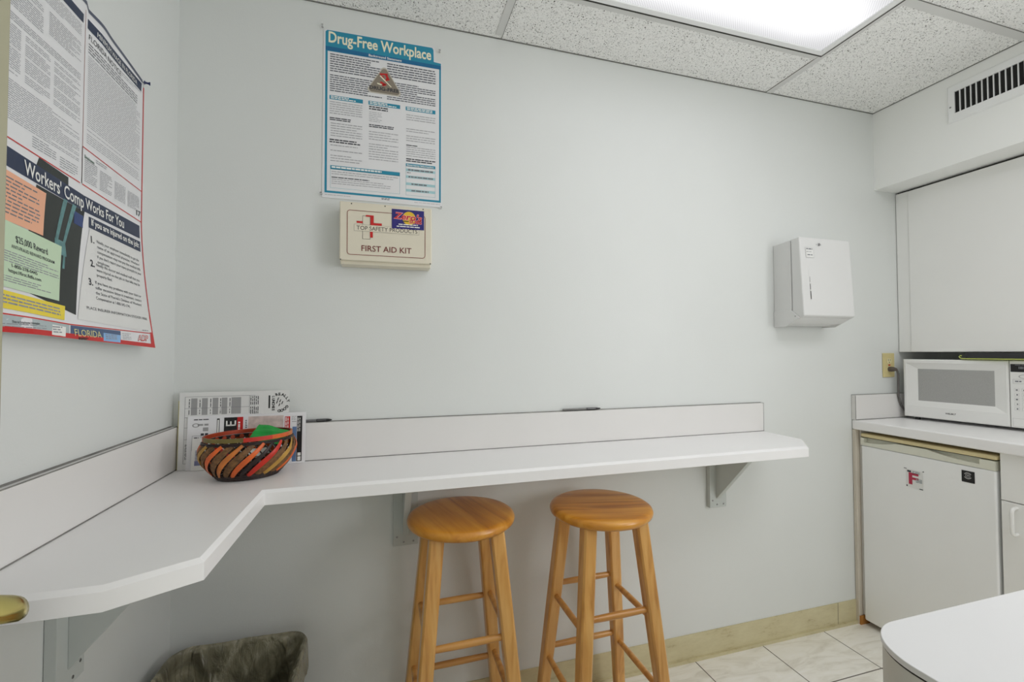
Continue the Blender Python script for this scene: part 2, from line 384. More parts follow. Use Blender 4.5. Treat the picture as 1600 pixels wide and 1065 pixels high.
# ============================================================ ceiling lights
def troffer(x0, y0, radiance, label):
    w_, d_ = 1.222, .612; cx, cy = x0 + w_ / 2, y0 + d_ / 2
    t = thing('ceiling_light', label, 'ceiling light', (cx, cy, H), 'fluorescent ceiling fixtures')
    f = MB(); fw = .022
    for (a0, a1, b0, b1) in [(-w_ / 2, w_ / 2, -d_ / 2, -d_ / 2 + fw), (-w_ / 2, w_ / 2, d_ / 2 - fw, d_ / 2), (-w_ / 2, -w_ / 2 + fw, -d_ / 2 + fw, d_ / 2 - fw), (w_ / 2 - fw, w_ / 2, -d_ / 2 + fw, d_ / 2 - fw)]:
        f.box(a0, a1, b0, b1, -.014, -.0005)
    f.obj('frame', M_WMET, t, bevel=.003)
    l = MB().add([(-w_ / 2 + fw, -d_ / 2 + fw, -.008), (w_ / 2 - fw, -d_ / 2 + fw, -.008), (w_ / 2 - fw, d_ / 2 - fw, -.008), (-w_ / 2 + fw, d_ / 2 - fw, -.008)], [(0, 3, 2, 1)]).obj('light_lens', M_LENS, t, fix=False)
    l['radiance'] = float(radiance)
    return t
troffer(1.028, -.884, L_FRONT, 'rectangular fluorescent ceiling fixture with a glowing ribbed lens above the wall counter')
troffer(1.68, -1.75, L_FILL_FIXTURE, 'added fill light shaped as a ceiling fixture, out of view right of the viewpoint')  # second fixture added as fill light, out of view

# ============================================================ air vent on the soffit
t = thing('air_vent', 'white metal air vent grille with upright slats on the soffit', 'air vent', (2.924, -.52, 2.316))
fr = MB(); X = 2.9235
y0, y1, z0, z1 = -.742, -.299, 2.236, 2.396; iy0, iy1, iz0, iz1 = -.715, -.326, 2.272, 2.363
def ring_frame(mb, xa, xb, o_, i_):
    oy0, oy1, oz0, oz1 = o_; iy0, iy1, iz0, iz1 = i_
    A = [(xa, oy0, oz0), (xa, oy1, oz0), (xa, oy1, oz1), (xa, oy0, oz1)]; B = [(xb, oy0 + .006, oz0 + .006), (xb, oy1 - .006, oz0 + .006), (xb, oy1 - .006, oz1 - .006), (xb, oy0 + .006, oz1 - .006)]
    Cc = [(xb, iy0, iz0), (xb, iy1, iz0), (xb, iy1, iz1), (xb, iy0, iz1)]; D = [(xa, iy0, iz0), (xa, iy1, iz0), (xa, iy1, iz1), (xa, iy0, iz1)]
    fs = []
    for k in range(3):
        for j in range(4): fs.append((k * 4 + j, k * 4 + (j + 1) % 4, (k + 1) * 4 + (j + 1) % 4, (k + 1) * 4 + j))
    mb.add(A + B + Cc + D, fs)
ring_frame(fr, X, X - .007, (y0, y1, z0, z1), (iy0, iy1, iz0, iz1))
o = fr.obj('frame', M_WMET); under(t, o)
o = box('duct_opening', X - .0008, X, iy0, iy1, iz0, iz1, M_DARK); under(t, o)
n = 22
for i in range(1, n):
    y = iy1 + (iy0 - iy1) * i / n
    o = box('slat', X - .0065, X - .001, y - .0013, y + .0013, iz0, iz1, M_WMET); under(t, o)
o = MB().lathe([(0, 0), (.0035, 0), (.003, .0015), (0, .002)], 12, M=Matrix.Translation((X - .007, -.312, 2.303)) @ Matrix.Rotation(-PI / 2, 4, 'Y')).obj('screw', M_STEEL); under(t, o)

# ============================================================ L-shaped wall counter
t = thing('wall_counter', 'white laminate L-shaped wall counter with chamfered corners running round the corner', 'counter', (0, 0, ZC - .04))
poly = [(0.002, -.002), (2.205, -.002), (2.205, -.205), (2.103, -.314), (.322, -.314), (.318, -.692), (.208, -.757), (.002, -.757)]
def inset(P, d):
    out = []; n_ = len(P)
    for i in range(n_):
        a, b_, c = Vector(P[i - 1]), Vector(P[i]), Vector(P[(i + 1) % n_]); u = (b_ - a).normalized(); v = (c - b_).normalized()
        nu, nv = Vector((u.y, -u.x)), Vector((v.y, -v.x)); k = (nu + nv); k = k / max(.2, k.dot(nu)) ; out.append(tuple(b_ + k * d))
    return out
def wall_in(P): return [(max(x, .002), min(y, -.002)) for x, y in P]
cw = sum(poly[i][0] * poly[(i + 1) % len(poly)][1] - poly[(i + 1) % len(poly)][0] * poly[i][1] for i in range(len(poly))) < 0
def ringz(d, z): return [(x, y, z) for x, y in wall_in(inset(poly, d if cw else -d))]
wt = MB().loft([ringz(0, ZC - .038), ringz(0, ZC - .0075), ringz(.0075, ZC)]).obj('worktop', M_LAM, None, bevel=.0006, seg=1); under(t, wt)
# dark laminate joint lines along the edge
jl = MB()
def edge_line(p, q, z, th=.0009, mb=None, out=.0008):
    p = Vector((*p, z)); q = Vector((*q, z)); d = (q - p).normalized(); nn = Vector((d.y, -d.x, 0)); mb.add([p + nn * out, q + nn * out, q + nn * out + Vector((0, 0, th)), p + nn * out + Vector((0, 0, th))], [(0, 1, 2, 3)])
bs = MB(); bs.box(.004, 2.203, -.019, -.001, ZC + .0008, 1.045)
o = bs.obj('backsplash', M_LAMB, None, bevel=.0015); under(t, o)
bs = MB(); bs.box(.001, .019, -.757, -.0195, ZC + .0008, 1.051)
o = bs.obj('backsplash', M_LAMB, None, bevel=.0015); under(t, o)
g = MB(); g.box(.019, 2.203, -.0205, -.019, ZC, ZC + .0022); g.box(.019, .0205, -.757, -.019, ZC, ZC + .0022)
g.box(.004, 2.203, -.004, -.0005, 1.045, 1.0475); g.box(2.203, 2.2042, -.019, -.001, ZC, 1.046); g.box(.0165, .0185, -.757, -.019, 1.0505, 1.0525); g.box(.0005, .003, -.757, -.019, 1.051, 1.0545)
o = g.obj('sealant_line', M_GREY, None); o['label'] = 'thin dirty grey joint line'; under(t, o)
def bracket(orig, wall):   # wall 'back': projects to -y, 'left': projects to +x
    cl, gu = MB(), MB(); sws = []
    h0, h1 = .620, ZC - .038; hw = .041; th = .020
    cl.box(-hw, hw, 0, th, h0, h1)
    gu.add([(-.010, th, h1), (-.010, .215, h1), (-.010, .215, h1 - .012), (-.010, th, h0 + .035), (.010, th, h1), (.010, .215, h1), (.010, .215, h1 - .012), (.010, th, h0 + .035)],
           [(0, 1, 2, 3), (7, 6, 5, 4), (0, 4, 5, 1), (1, 5, 6, 2), (2, 6, 7, 3), (3, 7, 4, 0)])
    for a, z in ((-.028, h1 - .035), (-.028, h0 + .03), (.026, h0 + .012), (-.006, h0 + .012)): sws.append(MB().lathe([(0, 0), (.0035, 0), (.003, .001), (0, .001)], 10, M=Matrix.Translation((a, th, z)) @ Matrix.Rotation(-PI / 2, 4, 'X')))
    Mx = Matrix.Rotation(PI, 4, 'Z') if wall == 'back' else Matrix.Rotation(-PI / 2, 4, 'Z')
    if wall == 'back': Mx = Matrix.Scale(-1, 4, (1, 0, 0)) @ Mx
    Mx = Matrix.Translation(orig) @ Mx
    a = None
    for mb in [cl, gu] + sws: mb.v = [tuple(Mx @ Vector(v)) for v in mb.v]
    a = cl.obj('wall_bracket', M_BRK, None, bevel=.0012); under(t, a)
    b_ = gu.obj('gusset', M_BRK, a, bevel=.0012)
    for w_ in sws: w_.obj('screw', M_STEEL, a)
bracket((.683, -.001, 0), 'back'); bracket((1.957, -.001, 0), 'back'); bracket((.001, -.478, 0), 'left')

# ============================================================ bar stools
W_LEG = wood('stool_leg_wood', rgb(184, 124, 56), rgb(222, 166, 90), rgb(236, 188, 116), 'Z')
W_RUNG = wood('stool_rung_wood', rgb(176, 116, 50), rgb(214, 156, 80), rgb(230, 178, 102), 'X', rough=.35)
W_SEAT = wood('stool_seat_wood', rgb(166, 98, 14), rgb(212, 142, 40), rgb(230, 166, 66), 'Y', rough=.28)
def make_stool(name, label, cx, cy, rot, fb, sd, seat_rot):
    t = thing(name, label, 'bar stool', (cx, cy, 0), 'bar stools at the wall counter'); t.rotation_euler.z = rot
    R = .1665; zt = .7735
    prof = [(0, zt - .031), (R - .022, zt - .031), (R - .010, zt - .029), (R - .002, zt - .022), (R, zt - .014), (R - .003, zt - .006), (R - .010, zt - .0015), (R - .02, zt), (R - .06, zt - .001), (0, zt - .002)]
    s = MB().lathe(prof, 64).obj('seat', W_SEAT, t, smooth=True, angle=60); s.rotation_euler.z = seat_rot
    at, ab = .0885, .158; z1 = zt - .031
    def axis(sx, sy, z):
        u = (z1 - z) / z1; a = at + (ab - at) * u; return Vector((a * sx, a * sy, z))
    for sx, sy in ((-1, 1), (-1, -1), (1, 1), (1, -1)):
        rings = []
        for z, hw in ((0, .0175), (.35, .0205), (z1, .0215)):
            c = axis(sx, sy, z); k = hw * .45
            oct_ = [(hw, -k), (hw, k), (k, hw), (-k, hw), (-hw, k), (-hw, -k), (-k, -hw), (k, -hw)]
            # legs are set square with softened arrises
            k = hw * .74
            oct_ = [(hw, -k), (hw, k), (k, hw), (-k, hw), (-hw, k), (-hw, -k), (-k, -hw), (k, -hw)]
            rings.append([c + Vector((a, b, 0)) for a, b in oct_])
        MB().loft(rings).obj('leg', W_LEG, t, bevel=.0015)
    def rung(a, b, z):
        p, q = axis(*a, z), axis(*b, z); n_ = 12; pts = []; rr = []
        for i in range(n_ + 1):
            u = i / n_; pts.append(p.lerp(q, u)); rr.append(.0085 + .0018 * math.sin(PI * u))
        MB().tube(pts, rr, 14).obj('rung', W_RUNG, t, smooth=True, angle=60)
    BL, FL, BR, FR = (-1, 1), (-1, -1), (1, 1), (1, -1)
    for z in fb: rung(FL, FR, z); rung(BL, BR, z)
    for z in sd: rung(BL, FL, z); rung(BR, FR, z)
    return t
make_stool('bar_stool', 'round-seated honey oak bar stool standing left, in front of the hidden middle bracket', .8443, -.1916, .0116, (.443, .222), (.458, .246), .25)
make_stool('bar_stool', 'round-seated honey oak bar stool standing right, with a shadow line across its lighter front', 1.2964, -.244, .0155, (.476, .254), (.441, .227), 1.35)

# ============================================================ trash bin with a bag
M_BIN = mat('dark_bin_plastic', rgb(70, 68, 56), .5, var=.05)
def m_bag():
    nt = NT('smoky_bin_bag'); b = nt.b; b.inputs['Roughness'].default_value = .24; b.inputs['Specular IOR Level'].default_value = .7
    tc = nt.n('ShaderNodeTexCoord'); ns = nt.n('ShaderNodeTexNoise', Scale=9, Detail=6, Distortion=1.5); nt.l(tc.outputs['Object'], ns.inputs['Vector'])
    r = ramp(nt, ns.outputs['Fac'], [(.35, rgb(104, 100, 82)), (.55, rgb(140, 135, 112)), (.75, rgb(172, 167, 145))]); nt.l(r.outputs[0], b.inputs['Base Color'])
    bp = nt.n('ShaderNodeBump', Strength=.75, Distance=.02); mp = nt.n('ShaderNodeMapping'); mp.inputs['Scale'].default_value = (1, 1, .35)
    nt.l(tc.outputs['Object'], mp.inputs[0]); n2 = nt.n('ShaderNodeTexNoise', Scale=30, Detail=5, Distortion=1.0); nt.l(mp.outputs[0], n2.inputs['Vector'])
    nt.l(n2.outputs['Fac'], bp.inputs['Height']); nt.l(bp.outputs[0], b.inputs['Normal']); return nt.m
M_BAG = m_bag()
bx, by = .216, -.222; HB = .425
t = thing('trash_bin', 'dark plastic trash bin lined with a smoky crumpled bag in the corner under the counter', 'trash bin', (bx, by, 0))
def rrect(hx, hy, r, n=9, z=0, c=(0, 0)):
    P = []
    for k, (sx, sy) in enumerate(((1, 1), (-1, 1), (-1, -1), (1, -1))):
        for i in range(n):
            a = PI / 2 * (k + i / (n - 1)); P.append((c[0] + sx * (hx - r) + r * math.cos(a), c[1] + sy * (hy - r) + r * math.sin(a)))
    return P
def rr_at(hx, hy, r, u):
    """point on a rounded rectangle at perimeter fraction u"""
    P = rrect(hx, hy, r, 10); n_ = len(P); L = [0]
    for i in range(n_): L.append(L[-1] + math.dist(P[i], P[(i + 1) % n_]))
    d = (u % 1) * L[-1]
    for i in range(n_):
        if L[i + 1] >= d:
            f = (d - L[i]) / max(1e-9, L[i + 1] - L[i]); a, b = P[i], P[(i + 1) % n_]; return (a[0] + (b[0] - a[0]) * f, a[1] + (b[1] - a[1]) * f)
    return P[0]
rings = [[(x, y, z) for x, y in rrect(hx_, hy_, .05)] for hx_, hy_, z in ((.135, .115, .003), (.172, .140, HB - .01), (.176, .144, HB - .01), (.176, .144, HB), (.173, .141, HB), (.131, .111, .008))]
MB().loft(rings).obj('bin_body', M_BIN, t, smooth=True, angle=50)
N = 640; rnd = random.Random(5)
def hsh(k): return random.Random(k * 7919 + 3).uniform(-1, 1)
def ruf(u, f, s):
    x = u * f; i = int(math.floor(x)); t_ = x - i; t_ = t_ * t_ * (3 - 2 * t_)
    return hsh(s * 1000 + i % int(f)) * (1 - t_) + hsh(s * 1000 + (i + 1) % int(f)) * t_
levels = [(1.045, 1.045, HB - .085, .006), (1.035, 1.035, HB - .05, .005), (1.03, 1.03, HB - .02, .003), (1.025, 1.025, HB - .003, .0015), (1.0, 1.0, HB + .005, .0015), (.97, .97, HB + .001, .002),
          (.95, .95, HB - .02, .005), (.93, .92, HB - .05, .009), (.90, .89, HB - .09, .013), (.86, .84, HB - .14, .017), (.80, .78, HB - .2, .02), (.72, .70, HB - .27, .02), (.55, .52, HB - .33, .015), (.25, .22, HB - .36, .01)]
def ridge(u, f, k): return (1 - abs(ruf(u, f, k))) ** 3
rg = []; SUBL = 4
for li in range((len(levels) - 1) * SUBL + 1):
    i0 = min(li // SUBL, len(levels) - 2); fr_ = li / SUBL - i0; A_, B_ = levels[i0], levels[i0 + 1]
    ka, kb, z, amp = [A_[q_] + (B_[q_] - A_[q_]) * fr_ for q_ in range(4)]
    lv = li / SUBL; inside = max(0, min(1, lv - 4.4)); row = []
    for i in range(N):
        u = i / N; x, y = rr_at(.176, .144, .055, u); d = max(.06, math.hypot(x, y))
        sh = u + .016 * lv * ruf(u, 7, 4) + .004 * math.sin(lv * 1.7 + 9 * ruf(u, 13, 12)); sh2 = u - .022 * lv * ruf(u, 5, 14)
        fold = .9 * ridge(sh, 19, 1) + .45 * ridge(sh2, 43, 2) + .22 * ridge(sh, 97, 3)
        out = .6 * ruf(sh, 46, 21) + .5 * ridge(sh, 29, 22) - .4
        k = 1 + (amp * out * (1 - inside) - (.006 + 1.15 * amp) * fold * inside) / d
        zz = z + .0035 * ruf(sh, 40, 7) * (1 - abs(lv - 4) / 12) * (.5 if 2 < lv < 5.5 else 1) + inside * .012 * ruf(sh2, 17, 8) * min(1, lv - 5)
        row.append((x * ka * k, y * kb * k, zz))
    rg.append(row)
MB().loft(rg, cap=False).obj('bin_liner', M_BAG, t, smooth=True, angle=180)

# ============================================================ teal wall poster
t = thing('wall_poster', 'teal-bordered drug-free workplace poster pinned on the wall above the first aid kit', 'poster', (.61, -.002, 2.065))
def lay_back(y0): return lambda a, b, h: (a, y0 - .0005 - h * .00016, b)
S = Sheet(lay_back(-.0023))
def part(name, mb, m, t=t):
    o = mb.obj(name, m, None, fix=False); under(t, *(o if isinstance(o, list) else [o])); return o
def ppoly(mb, pts, y0, y1):
    n_ = len(pts); mb.add([(a, y0, b) for a, b in pts] + [(a, y1, b) for a, b in pts], [tuple(range(n_)), tuple(range(n_, 2 * n_))[::-1]] + [(i, n_ + i, n_ + (i + 1) % n_, (i + 1) % n_) for i in range(n_)]); return mb
ob = ppoly(MB(), [(.411, 1.786), (.806, 1.786), (.806, 2.309), (.781, 2.311), (.780, 2.360), (.420, 2.354), (.413, 2.346)], -.0026, -.0006).obj('sheet', M_GLOSSP, None); under(t, ob)
mb = MB(); S.poly(mb, [(.4185, 1.810), (.4255, 1.810), (.4255, 2.281), (.7965, 2.284), (.7965, 1.810), (.8025, 1.810), (.8025, 2.305), (.777, 2.307), (.776, 2.350), (.771, 2.357), (.424, 2.352), (.4185, 2.346)], 1)
S.quad(mb, .4185, 1.803, .8025, 1.810, 1.0); part('printed_border', mb, M_TEAL)
mb = MB(); S.quad(mb, .4185, 2.283, .8025, 2.297, 2); part('subtitle_band', mb, M_TEALD)
mb = MB(); S.text(mb, 'Drug-Free Workplace', .428, 2.312, .052, 3, bold=.022, fit=.340); part('title_text', mb, M_PCREAM)
mb = MB(); S.text(mb, 'Background Statement', .556, 2.2865, .0115, 4, bold=.02, fit=.11); part('subtitle_text', mb, M_PWHITE)
mb = MB()
S.words(mb, .433, .600, 2.274, 2.210, 8, 1, .46, 1); S.words(mb, .617, .783, 2.274, 2.222, 6, 1, .46, 2)
S.words(mb, .433, .600, 2.203, 2.143, 8, 1, .46, 3); S.words(mb, .617, .783, 2.210, 2.143, 9, 1, .46, 4)
part('body_text', mb, mat('print_poster_body', rgb(96, 98, 106), .5, var=.2, scale=150))
# small column texts
mb = MB()
S.words(mb, .433, .536, 2.112, 2.066, 6, 1, .36, 5); S.words(mb, .436, .536, 2.040, 1.990, 6, 1, .36, 6); S.words(mb, .436, .536, 1.966, 1.905, 7, 1, .34, 7, gaps=.15)
S.words(mb, .558, .600, 2.095, 2.058, 6, 1, .3, 8); S.words(mb, .558, .655, 2.028, 1.925, 12, 1, .32, 9, gaps=.2)
S.words(mb, .682, .783, 2.104, 2.005, 12, 1, .34, 10, gaps=.15); S.words(mb, .682, .783, 1.990, 1.952, 5, 1, .34, 11); S.words(mb, .440, .655, 1.877, 1.862, 2, 1, .34, 12); S.words(mb, .440, .63, 1.851, 1.830, 3, 1, .34, 13)
S.words(mb, .42, .50, 1.797, 1.794, 1, 1, .5, 15); S.words(mb, .71, .80, 1.797, 1.794, 1, 1, .5, 16)
part('small_print', mb, mat('print_light', rgb(172, 172, 176), .5, var=.15, scale=150))
mb = MB()
S.words(mb, .433, .50, 2.058, 2.046, 2, 1, .55, 20); S.words(mb, .433, .53, 1.985, 1.970, 2, 1, .55, 21); S.words(mb, .558, .64, 2.052, 2.040, 2, 1, .55, 22); S.words(mb, .682, .72, 1.997, 1.992, 1, 1, .6, 23)
S.words(mb, .682, .783, 1.949, 1.935, 2, 1, .55, 24); S.words(mb, .440, .56, 1.858, 1.853, 1, 1, .6, 25); S.words(mb, .558, .62, 2.115, 2.100, 2, 1, .55, 26)
S.words(mb, .600, .628, 1.801, 1.794, 2, 1, .5, 27, wl=(.006, .009)); part('bold_text', mb, M_TXTD)
mb = ML()
for a0, a1, z in ((.432, .538, 2.1325), (.556, .661, 2.1325), (.680, .783, 2.1315)): S.quad(mb, a0, z - .0135, a1, z, 1)
S.quad(mb, .436, 1.883, .661, 1.896, 1); S.quad(mb, .681, 1.921, .783, 1.931, 1); part('column_headers', mb, M_TEAL)
mb = MB()
for a0, z, sd in ((.436, 2.1305, 31), (.560, 2.1305, 32), (.684, 2.1295, 33)): S.words(mb, a0, a0 + .088, z, z - .011, 2, 2, .6, sd, wl=(.006, .014))
S.words(mb, .440, .60, 1.8935, 1.886, 1, 2, .75, 34, wl=(.006, .016)); S.text(mb, 'Emergency Information', .685, 1.9232, .0085, 2, bold=.02, fit=.092); part('header_text', mb, M_PWHITE)
mb = MB(); S.frame(mb, .436, 1.820, .661, 1.884, .0008, 1); S.frame(mb, .681, 1.819, .783, 1.922, .0008, 1); part('box_outline', mb, mat('print_aqua', rgb(128, 176, 188), .5))
mb = ML()
for z in (1.913, 1.889, 1.864, 1.841): S.quad(mb, .682, z - .009, .782, z, 1)
part('table_bands', mb, mat('print_pale_aqua', rgb(168, 208, 214), .5))
mb = MB(); S.words(mb, .688, .775, 1.912, 1.904, 1, 2, .7, 41); S.words(mb, .69, .775, 1.887, 1.880, 1, 2, .7, 42); S.words(mb, .70, .76, 1.862, 1.855, 1, 2, .7, 43); S.words(mb, .70, .76, 1.839, 1.832, 1, 2, .7, 44); S.words(mb, .685, .70, 1.900, 1.896, 1, 2, .7, 45)
part('table_text', mb, M_TXT)
# triangular emblem
def rtri(cx_, cz_, k, r):
    P = []; V = [(0, .060), (-.0585, -.040), (.0585, -.040)]
    V = [(x * k, z * k) for x, z in V]
    for i, (x, z) in enumerate(V):
        a = [(PI / 2), (PI / 2 + 2 * PI / 3), (PI / 2 + 4 * PI / 3)][i]
        d = math.hypot(x, z); ux, uz = x / d, z / d; ccx, ccz = x - ux * 2 * r, z - uz * 2 * r
        for j in range(-4, 5): b_ = a + j / 4 * PI / 3; P.append((cx_ + ccx + r * math.cos(b_), cz_ + ccz + r * math.sin(b_)))
    return P
mb = MB(); S.poly(mb, rtri(.608, 2.203, 1.07, .011), 3); part('emblem_edge', mb, mat('print_stone', rgb(196, 190, 178), .5))
mb = MB(); S.poly(mb, rtri(.608, 2.203, .97, .010), 4); part('emblem', mb, mat('print_taupe', rgb(140, 130, 116), .5, var=.05))
mb = MB()
for (x, z, a, l_, w_) in ((.606, 2.232, .1, .026, .006), (.6, 2.222, -.6, .012, .008), (.618, 2.222, -1.1, .02, .008), (.602, 2.200, -.4, .016, .007), (.608, 2.195, .4, .014, .006), (.614, 2.212, 1.2, .014, .006)):
    c_, s_ = math.cos(a), math.sin(a); S.poly(mb, [(x + p * c_ - q_ * s_, z + p * s_ + q_ * c_) for p, q_ in ((-l_ / 2, -w_ / 2), (l_ / 2, -w_ / 2), (l_ / 2, w_ / 2), (-l_ / 2, w_ / 2))], 5)
part('emblem_figure', mb, M_RED)
mb = MB(); S.poly(mb, [(.592, 2.224), (.596, 2.226), (.632, 2.192), (.630, 2.190)], 6); S.poly(mb, [(.584, 2.199), (.6, 2.196), (.598, 2.192), (.585, 2.195)], 6); part('emblem_stroke', mb, M_PCREAM)
mb = MB(); S.text(mb, 'DRUG-FREE', .559, 2.1745, .0165, 6, bold=.03, fit=.098); part('emblem_text', mb, M_TXTD)
# clear push pins at its corners
M_CLEAR = NT('clear_plastic'); M_CLEAR.b.inputs['Transmission Weight'].default_value = .85; M_CLEAR.b.inputs['Roughness'].default_value = .15; M_CLEAR.b.inputs['Base Color'].default_value = (.8, .8, .8, 1); M_CLEAR = M_CLEAR.m
def pin(loc, nrm, m, label, group, k=1.0):
    M_ = Matrix.Translation(loc) @ Vector(nrm).to_track_quat('Z', 'Y').to_matrix().to_4x4()
    o = MB().lathe([(0, -.003), (.0006 * k, -.003), (.0008 * k, 0), (.0045 * k, .0005), (.0045 * k, .002), (.0025 * k, .004), (.0025 * k, .009), (.0042 * k, .011), (.0042 * k, .013), (0, .0134)], 16, M=M_).obj('push_pin', m, None, smooth=True)
    return tag(o, label, 'push pin', group)
pin((.409, -.004, 2.357), (0, -1, 0), M_CLEAR, 'clear push pin at the upper left corner of the teal poster', 'clear push pins around the teal poster', .8)
pin((.797, -.004, 2.345), (0, -1, 0), M_CLEAR, 'clear push pin beside the upper right corner of the teal poster', 'clear push pins around the teal poster', .8)
pin((.409, -.004, 1.796), (0, -1, 0), M_CLEAR, 'clear push pin at the lower left corner of the teal poster', 'clear push pins around the teal poster', .8)
pin((.802, -.004, 1.783), (0, -1, 0), M_CLEAR, 'clear push pin at the lower right corner of the teal poster', 'clear push pins around the teal poster', .8)

# ============================================================ first aid kit
M_KIT = mat('cream_enamel', rgb(226, 219, 200), .4, var=.015)
t = thing('first_aid_kit', 'cream metal first aid kit box hanging on the wall under the teal poster', 'first aid kit', (.618, -.035, 1.56))
def add(o, root): under(root, o); return o
add(box('case', .474, .762, -.058, -.0015, 1.557, 1.756, M_KIT, bevel=.004, seg=3), t)
add(box('lid', .472, .764, -.070, -.056, 1.568, 1.758, M_KIT, bevel=.004, seg=3), t)
S = Sheet(lay_back(-.0702))
mb = MB()
def rr_frame(mb, S, a0, b0, a1, b1, r, th, h):
    def rp(a0, b0, a1, b1, r): 
        P = []
        for k, (cx_, cz_) in enumerate(((a1 - r, b1 - r), (a0 + r, b1 - r), (a0 + r, b0 + r), (a1 - r, b0 + r))):
            for i in range(7): a = PI / 2 * (k + i / 6); P.append((cx_ + r * math.cos(a), cz_ + r * math.sin(a)))
        return P
    A = rp(a0, b0, a1, b1, r); B = rp(a0 + th, b0 + th, a1 - th, b1 - th, r - th); n_ = len(A)
    mb.add([S.P(*p, h) for p in A] + [S.P(*p, h) for p in B], [(i, (i + 1) % n_, n_ + (i + 1) % n_, n_ + i) for i in range(n_)])
rr_frame(mb, S, .4945, 1.586, .7425, 1.731, .010, .0018, 1); part('printed_frame', mb, mat('print_maroon', rgb(128, 44, 36), .5), t)
mb = MB(); S.text(mb, 'FIRST AID KIT', .539, 1.600, .0265, 1, bold=.008, fit=.158); part('name_text', mb, mat('print_oxblood', rgb(116, 42, 40), .5), t)
# cross outline with red quarters, word strip
mb = MB()
S.frame(mb, .542, 1.639, .566, 1.7155, .0009, 1); S.frame(mb, .516, 1.664, .722, 1.686, .0009, 1); part('cross_outline', mb, mat('print_black', rgb(70, 62, 58), .5), t)
mb = MB(); S.quad(mb, .5165, 1.6645, .7215, 1.6855, 2); part('name_strip', mb, M_KIT, t)
mb = ML(); S.quad(mb, .552, 1.7125, .5765, 1.718, 3); S.quad(mb, .5665, 1.686, .5765, 1.713, 3); S.quad(mb, .5765, 1.686, .602, 1.6935, 3); S.quad(mb, .524, 1.690, .5425, 1.6965, 3); S.quad(mb, .5655, 1.645, .574, 1.664, 3); part('red_cross', mb, M_RED, t)
mb = MB(); S.text(mb, 'TOP SAFETY PRODUCTS', .524, 1.6685, .0185, 3, bold=.004, fit=.192); part('maker_text', mb, _m['print_black'], t)
mb = MB(); S.quad(mb, .6335, 1.681, .738, 1.7455, 4); part('sticker', mb, mat('sticker_blue', rgb(42, 36, 120), .4, var=.1, scale=30), t)
mb = MB(); S.poly(mb, [(.689 + .0215 * math.cos(i * PI / 16), 1.7175 + .0225 * math.sin(i * PI / 16)) for i in range(32)], 5); part('sticker_sun', mb, mat('sticker_yellow', rgb(226, 190, 50), .4, var=.05), t)
mb = ML(); S.text(mb, "Zero's", .6385, 1.7145, .030, 6, bold=.05, fit=.093, slope=-.06, shear=.2); S.text(mb, 'SUBS', .689, 1.7015, .016, 6, bold=.05, fit=.042, slope=-.03); part('sticker_halo', mb, mat('print_pink', rgb(240, 170, 176), .4), t)
mb = ML(); S.text(mb, "Zero's", .6395, 1.7150, .028, 7, bold=.018, fit=.091, slope=-.06, shear=.2); S.text(mb, 'SUBS', .690, 1.7020, .0145, 7, bold=.02, fit=.040, slope=-.03); part('sticker_name', mb, M_RED, t)
mb = MB(); S.words(mb, .655, .718, 1.6975, 1.693, 1, 6, .75, 61); S.words(mb, .649, .724, 1.6905, 1.686, 1, 6, .75, 62); part('sticker_text', mb, M_PWHITE, t)
mb = MB(); S.quad(mb, .668, 1.7055, .688, 1.7085, 6); part('sticker_dash', mb, M_BLACK, t)
for x, z in ((.476, 1.5695), (.759, 1.5695), (.508, 1.7515), (.612, 1.752), (.735, 1.752)): add(MB().lathe([(0, 0), (.002, 0), (.0018, .0012), (0, .0014)], 10, M=Matrix.Translation((x, -.070, z)) @ Matrix.Rotation(PI / 2, 4, 'X')).obj('rivet', M_BLACK), t)


# ============================================================ labour law poster on the left wall
def Dx(y, z):
    b_ = max(0.0, (1.62 - z) / .334)
    x = .004 + .034 * b_ ** 1.6
    if y < -.62 and z < 1.36: x += -min(.02, (-.62 - y) * (1.36 - z) * 6)
    x += .004 * math.exp(-((y + .39) / .03) ** 2) * max(0, (z - 1.9) / .1) if z > 1.9 else 0
    return x
POST = Sheet(lambda a, b, h: (Dx(a, b) + .0004 + h * .00022, a, b))
t = thing('law_poster', 'large red-edged labour law poster curling off the left wall, x-ray picture in its lower half', 'poster', (.004, -.44, 1.64))
S = POST
def strip_grid(mb, y0, y1, z0f, z1f, h, ny=80, nz=60):
    vs = []
    for j in range(nz + 1):
        for i in range(ny + 1):
            y = y0 + (y1 - y0) * i / ny; z = z0f(y) + (z1f(y) - z0f(y)) * j / nz; vs.append(S.P(y, z, h))
    k = ny + 1; mb.add(vs, [(j * k + i, j * k + i + 1, (j + 1) * k + i + 1, (j + 1) * k + i) for j in range(nz) for i in range(ny)])
zb = lambda y: 1.2858 + (-.2115 - y) * .048
def zt(y): return 1.981 + (0.022 * math.sin(min(1, max(0, (-.2168 - y) / .22)) * PI / 2)) + (.012 if y < -.44 else 0)
def right_edge(z): return -.2075 - (.006 * max(0, (z - 1.6) / .38)) - .004 * max(0, (1.5 - z) / .2)
mb = MB(); strip_grid(mb, -.70, -.2085, zb, zt, 0)
o = mb.obj('sheet', M_GLOSSP, None, smooth=True, angle=180, fix=False, solid=.0008, solid_off=-1); under(t, o)
def P_(name, mb, m): return part(name, mb, m, t)
navy = ML(); S.patch(navy, [(-.4365, 1.9605), (-.222, 1.9475), (-.2195, 1.970), (-.4365, 1.981)], 2, 10, 1); S.patch(navy, [(-.66, 1.967), (-.4500, 1.962), (-.4495, 1.981), (-.66, 1.987)], 2, 10, 1)
